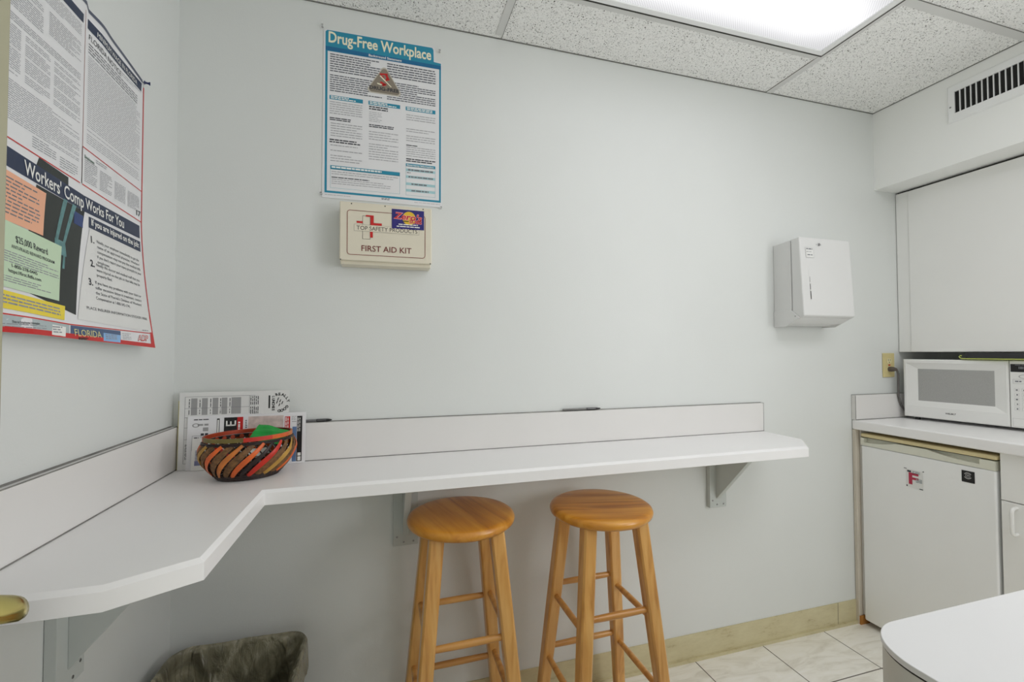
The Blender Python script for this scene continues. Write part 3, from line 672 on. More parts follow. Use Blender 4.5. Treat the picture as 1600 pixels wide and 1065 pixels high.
S.patch(navy, [(-.6700, 1.5885), (-.440, 1.5690), (-.4385, 1.6030), (-.6700, 1.6225)], 2, 10, 4); S.patch(navy, [(-.4395, 1.5690), (-.2205, 1.5660), (-.2205, 1.5990), (-.438, 1.6030)], 2, 10, 4)
S.patch(navy, [(-.4265, 1.539), (-.2205, 1.5315), (-.2195, 1.5580), (-.4243, 1.5628)], 2, 10, 4); P_('navy_band', navy, M_NAVY)
bar = MB(); strip_grid(bar, -.70, -.2168, lambda y: zt(y) - .0075, lambda y: zt(y) + .0005, 1, 80, 1); P_('top_edge', bar, mat('print_slate', rgb(84, 90, 108), .4))
red = ML()
strip_grid(red, -.2125, -.2078, lambda y: zb(y), lambda y: 1.965, 2, 1, 40)
strip_grid(red, -.70, -.208, zb, lambda y: zb(y) + .0095, 3, 24, 2)
S.patch(red, [(-.228, 1.2865), (-.208, 1.2865), (-.208, 1.37), (-.2135, 1.37)], 3, 2, 8)
for c_ in ([(-.66, 1.6350), (-.4505, 1.6240), (-.4505, 1.6262), (-.66, 1.6372)], [(-.4456, 1.7030), (-.2095, 1.6895), (-.2095, 1.6915), (-.4456, 1.7050)], [(-.4440, 1.6240), (-.2095, 1.6095), (-.2095, 1.6117), (-.4440, 1.6262)],
           [(-.69, 1.3372), (-.5209, 1.3268), (-.5209, 1.3290), (-.69, 1.3394)], [(-.5209, 1.3268), (-.2115, 1.3212), (-.2115, 1.3234), (-.5209, 1.3290)]): S.patch(red, c_, 3, 10, 1)
P_('red_border', red, M_RED)
seam = MB(); S.patch(seam, [(-.4462, 1.6262), (-.4445, 1.6262), (-.4428, 1.995), (-.4440, 1.995)], 3, 1, 12); S.patch(seam, [(-.4462, 1.6262), (-.4445, 1.6262), (-.4445, 1.703), (-.4462, 1.703)], 3, 1, 12); P_('column_line', seam, mat('print_rose', rgb(176, 140, 136), .5))
xr = MB(); S.patch(xr, [(-.628, 1.3800), (-.4997, 1.3474), (-.4375, 1.569), (-.5700, 1.578)], 2, 8, 14); S.patch(xr, [(-.5700, 1.612), (-.4850, 1.604), (-.4850, 1.623), (-.5630, 1.6300)], 1, 6, 3)
P_('xray_picture', xr, mat('xray_black', rgb(34, 40, 38), .25, var=.4, scale=10))
bn = ML()
for c_ in ([(-.532, 1.490), (-.524, 1.489), (-.489, 1.575), (-.500, 1.576)], [(-.512, 1.486), (-.505, 1.486), (-.463, 1.572), (-.474, 1.574)], [(-.536, 1.462), (-.505, 1.460), (-.505, 1.488), (-.533, 1.491)], [(-.545, 1.440), (-.539, 1.439), (-.529, 1.466), (-.535, 1.467)], [(-.533, 1.430), (-.527, 1.430), (-.519, 1.463), (-.526, 1.464)], [(-.521, 1.435), (-.515, 1.435), (-.508, 1.462), (-.514, 1.463)]): S.patch(bn, c_, 3, 2, 6)
P_('xray_bones', bn, mat('xray_teal', rgb(92, 136, 138), .3, var=.3, scale=60))
S.patch(b3 := MB(), [(-.474, 1.535), (-.447, 1.532), (-.443, 1.558), (-.470, 1.561)], 3, 2, 2); P_('xray_patch', b3, mat('print_blue', rgb(44, 66, 120), .3))
pw = MB(); S.patch(pw, [(-.4970, 1.340), (-.2145, 1.325), (-.2205, 1.5310), (-.4240, 1.5380)], 4, 10, 14); P_('instruction_panel', pw, M_PAPER)
n1 = MB(); S.patch(n1, [(-.69, 1.4950), (-.5632, 1.4868), (-.5474, 1.5693), (-.69, 1.5840)], 4, 6, 6); P_('peach_note', n1, mat('note_peach', rgb(238, 178, 146), .5))
n2 = MB(); S.patch(n2, [(-.70, 1.3830), (-.5425, 1.3702), (-.5165, 1.4777), (-.70, 1.4985)], 5, 6, 6); P_('green_note', n2, mat('note_green', rgb(198, 220, 190), .5))
n3 = MB(); S.patch(n3, [(-.70, 1.3480), (-.5366, 1.3348), (-.5288, 1.3620), (-.70, 1.3775)], 6, 6, 3); P_('yellow_note', n3, mat('note_yellow', rgb(236, 214, 70), .5))
g1 = MB(); S.patch(g1, [(-.70, 1.3110), (-.5292, 1.3030), (-.5240, 1.3265), (-.70, 1.3370)], 2, 6, 2); P_('grey_cell', g1, mat('print_grey_aqua', rgb(176, 188, 190), .5))
g2 = MB(); S.patch(g2, [(-.5749, 1.3055), (-.5400, 1.3033), (-.5345, 1.3220), (-.5691, 1.3248)], 3, 2, 2); P_('white_cell', g2, M_PWHITE)
g3 = MB(); S.patch(g3, [(-.5260, 1.3025), (-.3608, 1.2950), (-.3543, 1.3225), (-.5200, 1.3262)], 2, 6, 2); P_('state_panel', g3, mat('print_slate_blue', rgb(72, 92, 128), .4))
g4 = MB(); S.patch(g4, [(-.4248, 1.2980), (-.3630, 1.2955), (-.3566, 1.3130), (-.4200, 1.3160)], 3, 3, 2); P_('light_blue_cell', g4, mat('print_light_blue', rgb(140, 184, 230), .4))
wt_ = ML(); S.text(wt_, "Workers' Comp", -.5985, 1.5868, .036, 5, bold=.012, fit=.158, slope=-.075); S.text(wt_, 'Works For You', -.4345, 1.5775, .031, 5, bold=.012, fit=.142, slope=-.03)
S.text(wt_, 'If you are injured on the job:', -.4180, 1.5465, .0195, 5, bold=.02, fit=.19, slope=-.03); S.text(wt_, 'MINIMUM WAGE IN FLORIDA', -.408, 1.9625, .0155, 4, bold=0, fit=.165, slope=-.06); P_('headline_text', wt_, M_PWHITE)
dk = ML(); zz = 1.508
for n_, y_, z_ in (('1.', -.4235, 1.5080), ('2.', -.4335, 1.4560), ('3.', -.4460, 1.4150)): S.text(dk, n_, y_, z_, .020, 6, bold=.03)
S.text(dk, '17', -.2350, 1.6230, .019, 4, bold=.02, fit=.019)
S.text(dk, 'FLORIDA NOTICE', -.432, 1.940, .0165, 3, bold=0, fit=.12, slope=-.06)
S.text(dk, '$25,000 Reward', -.6290, 1.4595, .0165, 7, bold=.008, fit=.072, slope=-.09); S.text(dk, 'ANTI-FRAUD REWARD PROGRAM', -.6400, 1.4480, .0085, 7, bold=.005, fit=.098, slope=-.09)
S.text(dk, '1-800-378-0445', -.6440, 1.4150, .0085, 7, bold=.01, fit=.055, slope=-.08); S.text(dk, 'https://first.fldfs.com', -.6520, 1.4060, .0085, 7, bold=.01, fit=.07, slope=-.08)
S.text(dk, 'PLACE INSURER INFORMATION STICKER HERE', -.4640, 1.3630, .0085, 6, fit=.236, slope=-.03)
S.text(dk, 'This is Employee Information', -.65, 1.3225, .006, 4, bold=.01, fit=.05)
P_('dark_text', dk, M_TXTD)
md = ML()
for i, ln in enumerate(['Notify your employer immediately to get the', 'name of an approved physician. Workers’', 'compensation may not pay the medical bills', "if you don't report your injury promptly to your", 'employer.']): S.text(md, ln, -.4030 - i * .0012, 1.5115 - i * .0112, .0092, 6, bold=.004, fit=(.045 if i == 4 else .168 + .003 * i), slope=-.045)
for i, ln in enumerate(['Notify the doctor and medical staff that you', 'were injured on the job so that bills may be', 'properly filed.']): S.text(md, ln, -.4130 - i * .0012, 1.4595 - i * .0112, .0092, 6, bold=.004, fit=(.055 if i == 2 else .172), slope=-.045)
for i, ln in enumerate(['If you have any problems with your claim or', 'suffer excessive delays in treatment, contact', "the State of Florida's Division of Workers'", 'Compensation at 1-800-342-1741.']): S.text(md, ln, -.4240 - i * .0014, 1.4200 - i * .0112, .0092, 6, bold=.004, fit=(.13 if i == 3 else .182), slope=-.045)
md_ = MB(); S.words(md_, -.668, -.567, 1.5700, 1.5020, 10, 5, .36, 71, slope=-.06, wl=(.008, .018)); 
P_('note_text', md_, M_TXT); P_('instruction_text', md, mat('print_mid', rgb(84, 86, 92), .5, var=.1))
sp = MB()
S.words(sp, -.690, -.535, 1.4450, 1.4240, 5, 6, .4, 72, slope=-.09); S.words(sp, -.69, -.555, 1.4020, 1.3900, 3, 6, .4, 73, slope=-.08); S.words(sp, -.69, -.545, 1.3700, 1.3530, 3, 7, .5, 74, slope=-.09)
S.words(sp, -.68, -.585, 1.3215, 1.3130, 2, 3, .35, 75); S.words(sp, -.570, -.545, 1.3220, 1.3080, 3, 4, .5, 76); S.words(sp, -.415, -.372, 1.3130, 1.3010, 3, 4, .5, 77, wl=(.006, .012)); S.words(sp, -.350, -.315, 1.3180, 1.3020, 4, 3, .3, 78)
S.words(sp, -.26, -.222, 1.3300, 1.3260, 1, 6, .5, 79)
# upper sheets: dense fine print
S.words(sp, -.672, -.455, 1.955, 1.925, 8, 1, .36, 81); S.words(sp, -.672, -.56, 1.915, 1.86, 14, 1, .4, 82); S.words(sp, -.545, -.455, 1.915, 1.870, 12, 1, .4, 83)
S.words(sp, -.672, -.455, 1.850, 1.835, 4, 1, .4, 84)
for k_, (a0, a1) in enumerate(((-.672, -.61), (-.60, -.54), (-.53, -.455))): S.words(sp, a0, a1, 1.83, 1.745, 23, 1, .38, 85 + k_, gaps=.12)
S.words(sp, -.672, -.455, 1.735, 1.665, 19, 1, .36, 90); S.words(sp, -.58, -.52, 1.662, 1.640, 5, 1, .4, 91); S.words(sp, -.51, -.458, 1.655, 1.632, 5, 1, .4, 92)
S.words(sp, -.432, -.225, 1.905, 1.715, 42, 1, .32, 94, slope=-.02, last=.85, gaps=.08); S.words(sp, -.31, -.225, 1.945, 1.935, 2, 1, .35, 95)
for k_, (a0, a1) in enumerate(((-.437, -.395), (-.385, -.340), (-.330, -.285), (-.275, -.222))): S.words(sp, a0, a1, 1.680 - k_ * .003, 1.632, 12, 2, .38, 96 + k_)
S.words(sp, -.40, -.36, 1.694, 1.685, 2, 2, .4, 101)
P_('fine_print', sp, mat('print_fine', rgb(150, 152, 158), .5, var=.15, scale=100))
bd = MB(); S.words(bd, -.432, -.24, 1.932, 1.908, 4, 2, .42, 93, slope=-.03, wl=(.009, .02)); P_('bold_text', bd, M_TXT)
fl = MB(); S.text(fl, 'FLORIDA', -.5130, 1.3065, .0195, 5, bold=.0, fit=.084, slope=-.02); P_('state_text', fl, mat('print_gold', rgb(222, 214, 150), .4))
ad = MB(); S.text(ad, 'ADP', -.2880, 1.3025, .020, 4, bold=.035, fit=.052, shear=.3); P_('logo_edge', ad, M_RED)
ad = MB(); S.text(ad, 'ADP', -.2862, 1.3040, .0165, 5, bold=-.012, fit=.047, shear=.3); P_('logo_fill', ad, M_PWHITE)
sg = MB(); S.words(sg, -.505, -.475, 1.3035, 1.2985, 2, 6, .8, 110, wl=(.004, .012)); P_('ink_scribble', sg, M_BLACK)
gr = MB(); S.text(gr, 'Employees', -.4380, 1.6830, .0095, 4, bold=.02, fit=.032, slope=-.05); P_('green_text', gr, mat('print_green', rgb(60, 96, 80), .5))
pin((.006, -.2120, 1.978), (1, .3, 0), mat('navy_pin_plastic', rgb(34, 48, 96), .3), 'dark blue push pin holding the top right corner of the labour law poster', None, 1.0)

# ============================================================ paper towel dispenser
t = thing('paper_towel_dispenser', 'white metal paper towel dispenser mounted on the wall right of the counter', 'paper towel dispenser', (2.43, -.06, 1.376))
xl, xr_ = 2.290, 2.575
side = [(-.001, 1.376), (-.001, 1.744), (-.130, 1.752), (-.142, 1.417), (-.118, 1.412), (-.075, 1.376)]
def extr(mb, prof, xa, xb):
    n_ = len(prof); mb.add([(xa, y, z) for y, z in prof] + [(xb, y, z) for y, z in prof], [tuple(range(n_)), tuple(range(n_, 2 * n_))[::-1]] + [(i, n_ + i, n_ + (i + 1) % n_, (i + 1) % n_) for i in range(n_)]); return mb
o = extr(MB(), [(-.001, 1.436), (-.001, 1.744), (-.085, 1.749), (-.088, 1.436)], xl, xr_).obj('back_shell', M_DISP, None, bevel=.002); under(t, o)
o = extr(MB(), [(-.001, 1.378), (-.001, 1.448), (-.086, 1.448), (-.128, 1.412), (-.060, 1.378)], xl - .003, xl + .006).obj('side_cheek', M_DISP, None, bevel=.0012); under(t, o)
o = extr(MB(), [(-.001, 1.378), (-.001, 1.448), (-.086, 1.448), (-.128, 1.412), (-.060, 1.378)], xr_ - .006, xr_ + .001).obj('side_cheek', M_DISP, None, bevel=.0012); under(t, o)
o = extr(MB(), [(-.020, 1.396), (-.012, 1.384), (-.085, 1.392), (-.126, 1.410), (-.126, 1.414), (-.085, 1.400)], xl + .006, xr_ - .006).obj('towel_tray', M_DISP, None); under(t, o)
o = extr(MB(), [(-.0895, 1.440), (-.0865, 1.752), (-.128, 1.756), (-.146, 1.420), (-.128, 1.411)], xl + .002, xr_ + .004).obj('front_cover', M_DISP, None, bevel=.006, seg=3); under(t, o)
def fp(a, b, h):   # sloped face of the cover
    y = -.128 - (1.756 - b) / .336 * .018; return (a, y - .0007 - h * .0004, b)
S = Sheet(fp)
mb = MB(); S.quad(mb, 2.322, 1.668, 2.366, 1.712, 1); part('label_sticker', mb, M_PAPER, t)
mb = MB(); S.words(mb, 2.326, 2.360, 1.708, 1.698, 1, 2, .5, 120, wl=(.008, .016)); S.words(mb, 2.326, 2.358, 1.694, 1.688, 1, 2, .3, 121); S.words(mb, 2.33, 2.358, 1.682, 1.674, 1, 2, .5, 122, wl=(.01, .02)); S.frame(mb, 2.322, 1.668, 2.366, 1.712, .0005, 2); part('label_text', mb, M_TXT, t)
mb = MB(); S.poly(mb, [(2.334, 1.563), (2.3352, 1.563), (2.3352, 1.586), (2.3342, 1.586)], 1)
S.quad(mb, 2.3335, 1.531, 2.3362, 1.556, 1); S.quad(mb, 2.3335, 1.490, 2.3372, 1.525, 1); part('refill_slot', mb, M_DARK, t)
lk = MB()
lk.lathe([(0, 0), (.006, 0), (.006, .002), (.0045, .003), (0, .003)], 16, M=Matrix.Translation((2.398, -.1305, 1.727)) @ Matrix.Rotation(PI / 2, 4, 'X'))
for dx_ in (-.0135, .0115): lk.lathe([(0, 0), (.0018, 0), (0, .001)], 8, M=Matrix.Translation((2.398 + dx_, -.1303, 1.727)) @ Matrix.Rotation(PI / 2, 4, 'X'))
lk.lathe([(0, 0), (.0028, 0), (0, .001)], 8, M=Matrix.Translation((xl - .003, -.108, 1.420)) @ Matrix.Rotation(-PI / 2, 4, 'Y'))
add(lk.obj('lock', M_STEEL), t)

# ============================================================ kitchen run at the right: fridge, cabinets, worktop
FX = 2.760
t = thing('worktop', 'white laminate kitchen worktop with a short backsplash, carrying the microwave', 'countertop', (3.05, -.53, .902))
wk = extr
o = MB().box(2.74, XR - .001, -1.05, -.0015, .902, .946).obj('slab', M_LAM, None, bevel=.007, seg=4); under(t, o)
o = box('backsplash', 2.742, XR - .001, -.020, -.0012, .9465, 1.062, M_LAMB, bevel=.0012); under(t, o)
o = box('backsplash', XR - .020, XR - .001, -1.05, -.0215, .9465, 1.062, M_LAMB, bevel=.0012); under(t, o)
g = MB(); g.box(2.742, XR - .02, -.0215, -.0195, .9465, .949); g.box(2.742, XR - .01, -.003, -.0004, 1.0615, 1.064); g.box(2.7414, 2.7422, -.0215, -.0195, .95, 1.062)
o = g.obj('sealant_line', M_GREY); under(t, o)
M_PANEL = mat('beige_edged_panel', rgb(206, 198, 184), .5, var=.04, scale=5)
t = thing('end_panel', 'narrow beige cabinet end panel standing between the wall and the small fridge', 'panel', (2.78, -.012, 0))
o = box('panel_board', 2.772, XR - .002, -.020, -.0015, .04, .9015, M_CAB, bevel=.001); under(t, o)
o = box('edge_strip', 2.742, 2.7715, -.016, -.0015, .0, .9015, M_PANEL, bevel=.002); under(t, o)
o = box('panel_foot', 2.744, 2.80, -.0235, -.0165, .0, .038, mat('worn_wood_foot', rgb(178, 120, 52), .6, var=.2, scale=30)); under(t, o)
# fridge
t = thing('mini_fridge', 'small white under-counter fridge with a yellowed top edge and two stickers', 'fridge', (3.03, -.265, 0))
o = box('fridge_body', 2.806, 3.30, -.500, -.028, .028, .870, M_WMET, bevel=.004); under(t, o)
o = box('top_lid', 2.757, 3.30, -.507, -.0275, .8705, .8870, M_CREAM, bevel=.006, seg=3); under(t, o)
o['label'] = 'yellowed cream top edge'
o = box('lid_gasket', 2.768, 3.29, -.500, -.0300, .8675, .8705, M_BLACK); under(t, o)
d = box('door', 2.758, 2.800, -.503, -.0285, .026, .832, M_WMET, bevel=.007, seg=3); under(t, d)
o = box('door_gasket', 2.800, 2.806, -.497, -.033, .034, .862, M_SEAM); under(t, o)
# moulded grip trim across the top of the door, with two recessed pulls
def trim():
    mb = MB(); ya, yb = -.503, -.0285; z0, z1 = .832, .8665; n_ = 60
    def low(y):    # lower lip of the recess; None = solid
        s_ = (ya + .045, -.290); r_ = (-.175, -.044)
        if s_[0] <= y <= s_[1]: return .8465 + (.019 * ((y - s_[0]) / (s_[1] - s_[0])) ** 2.2)
        if r_[0] <= y <= r_[1]: return .8465 + (.019 * ((r_[1] - y) / (r_[1] - r_[0])) ** 2.2)
        return z1 - .001
    ys = [ya + (yb - ya) * i / n_ for i in range(n_ + 1)]
    ys = sorted(set(ys + [ya + .0449, ya + .0451, -.0441, -.0439]))
    vs = []
    for y in ys: l_ = low(y); vs += [(2.7575, y, z0), (2.7565, y, l_), (2.778, y, l_ + .001), (2.778, y, z1)]
    fs = []
    for i in range(len(ys) - 1):
        for j in range(2): a = i * 4 + j; fs.append((a, a + 1, a + 5, a + 4))
    mb.add(vs, fs); mb.box(2.778, 2.800, ya, yb, z0, z1); mb.box(2.758, 2.778, ya, ya + .044, z0, z1); mb.box(2.758, 2.778, -.044, yb, z0, z1); return mb
o = trim().obj('grip_trim', M_LINER, None); under(t, o)
S = Sheet(lambda a, b, h: (2.7577 - h * .0005, a, b))   # a = y, seen with y decreasing to the right
def SF(mb, st, y, z, size, h, fit, bold=0):
    v, f = glyphs(st, size, bold); x0 = min(q_[0] for q_ in v); x1 = max(q_[0] for q_ in v); k = fit / (x1 - x0)
    mb.add([S.P(y - (x - x0) * k, z + yy, h) for x, yy in v], f)
mb = MB(); S.quad(mb, -.275, .694, -.213, .768, 1); part('magnet_sticker', mb, M_PAPER, t)
mb = MB(); SF(mb, 'F', -.2235, .709, .066, 2, .036, .03); part('sticker_letter', mb, mat('print_crimson', rgb(178, 44, 74), .4), t)
mb = ML(); S.quad(mb, -.2325, .757, -.2185, .7645, 2); S.quad(mb, -.275, .6935, -.262, .697, 2); S.quad(mb, -.219, .6955, -.2145, .702, 2); S.quad(mb, -.2165, .769, -.206, .7715, 2); S.quad(mb, -.279, .768, -.275, .772, 2); part('sticker_marks', mb, M_TXTD, t)
mb = MB(); S.words(mb, -.265, -.236, .764, .752, 3, 2, .5, 131); S.words(mb, -.272, -.250, .735, .718, 4, 3, .6, 132); part('sticker_text', mb, mat('print_pale_grey', rgb(150, 160, 166), .5), t)
mb = MB(); S.quad(mb, -.4430, .768, -.4035, .8120, 1); part('black_sticker', mb, M_BLACK, t)
mb = MB()
for r0, r1, a0, a1 in ((.0098, .0122, .5, 2.6), (.0098, .0122, 3.6, 5.8), (.0062, .0074, 0, 6.28)):
    n_ = 18
    vs = [S.P(-.4225 + r_ * math.cos(a0 + (a1 - a0) * i / n_), .7935 + r_ * math.sin(a0 + (a1 - a0) * i / n_), 2) for i in range(n_ + 1) for r_ in (r0, r1)]
    mb.add(vs, [(2 * i, 2 * i + 1, 2 * i + 3, 2 * i + 2) for i in range(n_)])
for z in (.7915, .7945): S.quad(mb, -.4262, z, -.4190, z + .0014, 2)
part('sticker_emblem', mb, mat('print_silver', rgb(190, 190, 190), .5), t)
for y_ in (-.06, -.47):
    o = MB().lathe([(0, 0), (.012, 0), (.012, .03), (0, .03)], 14, c=(2.83, y_, 0)).obj('foot', M_BLACK); under(t, o)
    o = MB().lathe([(0, 0), (.012, 0), (.012, .03), (0, .03)], 14, c=(3.26, y_, 0)).obj('foot', M_BLACK); under(t, o)
# base cabinets
def base_cab(ya, yb, label):
    t = thing('base_cabinet', label, 'cabinet', (3.06, (ya + yb) / 2, 0))
    o = box('cabinet_body', 2.782, XR - .002, ya, yb, .09, .9015, M_CAB); under(t, o)
    o = box('toe_kick', 2.84, XR - .004, ya, yb, 0, .09, M_SEAM); under(t, o)
    o = box('drawer', 2.762, 2.781, ya + .0015, yb - .0015, .733, .8995, M_CAB, bevel=.0015); under(t, o)
    d_ = box('cabinet_door', 2.762, 2.781, ya + .0015, yb - .0015, .10, .7300, M_CAB, bevel=.0015); under(t, d_)
    y = yb - .042; pts = []
    for i in range(9): a = PI / 2 * i / 8; pts.append((2.762 - .026 * math.sin(a), y, .712 - .0 + .012 * math.cos(a) - .012))
    pts = [(2.763, y, .714)] + [(2.762 - .012 - .016 * math.sin(a), y, .700 + .014 * math.cos(a)) for a in [PI / 2 * i / 6 for i in range(7)]] + [(2.734, y, .66)] + [(2.762 - .012 - .016 * math.cos(a), y, .636 - .014 * math.sin(a)) for a in [PI / 2 * i / 6 for i in range(7)]] + [(2.763, y, .622)]
    h_ = MB().tube(pts, .0058, 12).obj('handle', M_WPL, d_, smooth=True, angle=80)
    h_.matrix_parent_inverse = Matrix.Identity(4)
    return t
base_cab(-1.05, -.512, 'white base cabinet with drawer and arched handle directly right of the small fridge')
# upper cabinet
t = thing('wall_cabinet', 'white flat-door wall cabinet hung below the soffit above the microwave', 'cabinet', (3.2, -.7, 1.266))
o = box('cabinet_body', 3.081, XR - .002, -1.1, -.003, 1.266, 2.046, M_CAB); under(t, o)
o = box('filler_strip', 3.064, 3.080, -.0555, -.003, 1.266, 2.050, M_CAB, bevel=.001); under(t, o)
for a, b_ in ((-.575, -.0575), (-1.095, -.5775)):
    o = box('cabinet_door', 3.060, 3.079, a, b_, 1.267, 2.048, M_CAB, bevel=.0015); under(t, o)
o = box('shadow_gap', 3.080, XR - .003, -1.1, -.003, 2.0465, 2.0595, M_SEAM); under(t, o)

# microwave
t = thing('microwave', 'white microwave oven with a grey window standing on the kitchen worktop', 'microwave', (3.17, -.31, .946))
mrot = Matrix.Translation((3.018, -.047, 0)) @ Matrix.Rotation(math.radians(7), 4, 'Z') @ Matrix.Translation((-3.020, .040, 0))
def mw(o): o.data.transform(mrot); under(t, o); return o
mx0 = 3.020; ya, yb = -.545, -.040; z0, z1 = .960, 1.231
mw(box('oven_body', mx0 + .03, 3.215, ya + .004, yb - .016, z0 + .002, z1 - .002, M_WMET, bevel=.004))
def mdoor():
    mb = MB(); A, B = -.040, -.396
    def ring(x, m0, m1, mt, mbm): return [(x, A - m0, z0 + mbm), (x, B + m1, z0 + mbm), (x, B + m1, z1 - mt), (x, A - m0, z1 - mt)]
    rings = [ring(mx0 + .030, 0, 0, 0, 0), ring(mx0 + .004, 0, 0, 0, 0), ring(mx0, .004, .002, .004, .004), ring(mx0, .012, .008, .017, .052), ring(mx0 + .0015, .013, .009, .018, .053), ring(mx0 + .012, .052, .046, .045, .078)]
    mb.loft(rings, cap=False); return mb
mw(mdoor().obj('oven_door', M_WPL, None))
mw(box('oven_window', mx0 + .0118, mx0 + .014, -.351, -.092, z0 + .077, z1 - .044, mat('oven_window_mesh', rgb(168, 168, 166), .3, var=.06, scale=300)))
mw(box('control_panel', mx0 + .001, mx0 + .030, ya, -.3985, z0, z1, M_WPL, bevel=.003))
S = Sheet(lambda a, b, h: (mx0 + .0008 - h * .0004, a, b))
mb = MB(); S.quad(mb, -.500, z1 - .046, -.402, z1 - .014, 1); mw(ink('display', mb, M_BLACK, None))
mb = MB(); 
for a, r_ in ((-.430, 1),):
    vs = [S.P(a - .012 + q_ * math.cos(u), z1 - .064 + q_ * .45 * math.sin(u), 1) for u in [i * PI / 10 for i in range(21)] for q_ in (.018, .015)]; mb.add(vs, [(2 * i, 2 * i + 1, 2 * i + 3, 2 * i + 2) for i in range(20)])
S.frame(mb, -.500, z1 - .093, -.408, z1 - .075, .0007, 1)
rnd2 = random.Random(4)
for r_ in range(5):
    for c_ in range(4):
        a = -.411 - c_ * .021; z = z1 - .112 - r_ * .019; S.frame(mb, a - .014, z - .013, a, z, .0004, 1)
S.frame(mb, -.53, z0 + .006, -.405, z0 + .038, .0006, 1); mw(ink('button_outline', mb, mat('print_mist', rgb(170, 170, 170), .5), None))
mb = MB(); S.words(mb, -.432, -.414, z1 - .0815, z1 - .088, 1, 2, .7, 141)
for r_ in range(5):
    for c_ in range(4): a = -.411 - c_ * .021; z = z1 - .116 - r_ * .019; S.words(mb, a - .010, a - .004, z, z - .006, 1, 2, .9, 150 + r_ * 4 + c_, wl=(.003, .006))
mw(ink('button_marks', mb, M_TXT, None))
mb = MB(); v, f = glyphs('WELBILT', .0095, .03, .2); x0_ = min(q_[0] for q_ in v); x1_ = max(q_[0] for q_ in v); k_ = .036 / (x1_ - x0_)
mb.add([(mx0 - .0004, -.194 - (x - x0_) * k_, z0 + .026 + y) for x, y in v], f); mw(ink('maker_text', mb, M_BLACK, None))
mb = MB(); S.words(mb, -.470, -.425, z1 - .024, z1 - .036, 1, 2, .8, 171, wl=(.004, .009)); S.words(mb, -.480, -.415, z1 - .017, z1 - .0195, 1, 2, .8, 172)
mw(ink('display_marks', mb, M_TXT, None))
for x, y in ((3.05, -.08), (3.05, -.51), (3.195, -.08), (3.195, -.51)):
    mw(MB().lathe([(0, .9465), (.010, .9465), (.010, .963), (0, .963)], 12, c=(x, y, 0)).obj('foot', M_BLACK))
# cord and plug
cd = MB().tube([(2.990, -.034, 1.180), (2.997, -.035, 1.174), (3.002, -.035, 1.160), (3.004, -.034, 1.13), (3.007, -.032, 1.09), (3.014, -.0275, 1.05), (3.030, -.0265, 1.01), (3.06, -.0265, .975), (3.12, -.0268, .957), (3.19, -.030, .956)], .0042, 10).obj('power_cord', mat('grey_rubber', rgb(96, 92, 90), .5), None, smooth=True, angle=80); under(t, cd)
pg = MB().tube([(2.986, -.0085, 1.182), (2.985, -.020, 1.182), (2.985, -.029, 1.182), (2.989, -.034, 1.181), (2.994, -.035, 1.177)], [.012, .0125, .011, .008, .0055], 12).obj('plug', mat('brown_rubber', rgb(92, 82, 74), .5), None, smooth=True, angle=60); under(t, pg)
# outlet
t = thing('wall_outlet', 'cream duplex wall outlet with a plug in it, left of the microwave', 'outlet', (2.987, -.003, 1.2))
o = box('cover_plate', 2.949, 3.025, -.0060, -.0008, 1.143, 1.260, mat('ivory_outlet', rgb(214, 200, 146), .4, var=.02), bevel=.002); under(t, o)
for zc_ in (1.222, 1.182):
    f = MB(); rr_ = [(2.987 + .016 * math.cos(a), zc_ + max(-.0125, min(.0125, .016 * math.sin(a)))) for a in [i * PI / 12 for i in range(24)]]; ppoly(f, rr_, -.0078, -.0058)
    fc = f.obj('socket', mat('ivory_socket', rgb(224, 214, 170), .4, var=.02), None); under(t, fc)
    s_ = MB(); s_.box(2.9795, 2.9815, -.0082, -.0077, zc_ + .000, zc_ + .009); s_.box(2.9925, 2.9945, -.0082, -.0077, zc_ + .001, zc_ + .008); s_.box(2.985, 2.989, -.0082, -.0077, zc_ - .009, zc_ - .005)
    so = s_.obj('slot', M_DARK, fc)
rs = box('reset_button', 2.983, 2.991, -.0092, -.0062, 1.199, 1.205, M_RED); under(t, rs)
# baking tray lying on the microwave
t = thing('baking_tray', 'dark tray with a lime green rim lying on top of the microwave', 'tray', (3.2, -.40, 1.231))
o = box('tray_base', 3.045, 3.28, -.56, -.262, 1.2335, 1.238, mat('lime_plastic', rgb(176, 186, 96), .4, var=.05)); under(t, o)
rp = MB().tube([(3.044, -.56, 1.2365), (3.044, -.262, 1.2365), (3.044, -.254, 1.239), (3.044, -.2505, 1.245), (3.044, -.254, 1.250), (3.044, -.259, 1.2485)], .0026, 8).obj('rim', _m['lime_plastic'], None, smooth=True, angle=80); under(t, rp)
o = box('tray_inset', 3.052, 3.28, -.56, -.268, 1.2385, 1.262, mat('charcoal_tray', rgb(52, 52, 56), .5, var=.1)); under(t, o)

# ============================================================ foreground counter corner, close to the camera
t = thing('peninsula_counter', 'white counter with a rounded corner in the right foreground', 'counter', (1.6, -1.5, 0))
def corner_poly(x0, y1, x1, y0, r, n_=16):
    P = [(x1, y0), (x1, y1)]
    for i in range(n_ + 1): a = PI / 2 + PI / 2 * i / n_; P.append((x0 + r + r * math.cos(a), y1 - r + r * math.sin(a)))
    P.append((x0, y0)); return P
o = MB().prism(corner_poly(1.213, -1.120, 2.0, -2.3, .075), .892, .900).obj('counter_top', mat('satin_white_top', rgb(226, 226, 227), .45, var=.01), None, bevel=.0012); under(t, o)
o = MB().prism(corner_poly(1.2145, -1.1215, 1.995, -2.295, .074), .8895, .892).obj('seam', M_BLACK, None); under(t, o)
o = MB().prism(corner_poly(1.2145, -1.1215, 1.995, -2.295, .074), 0, .8895).obj('side_panel', mat('grey_white_panel', rgb(206, 204, 198), .45, var=.01), None, smooth=True, angle=30); under(t, o)

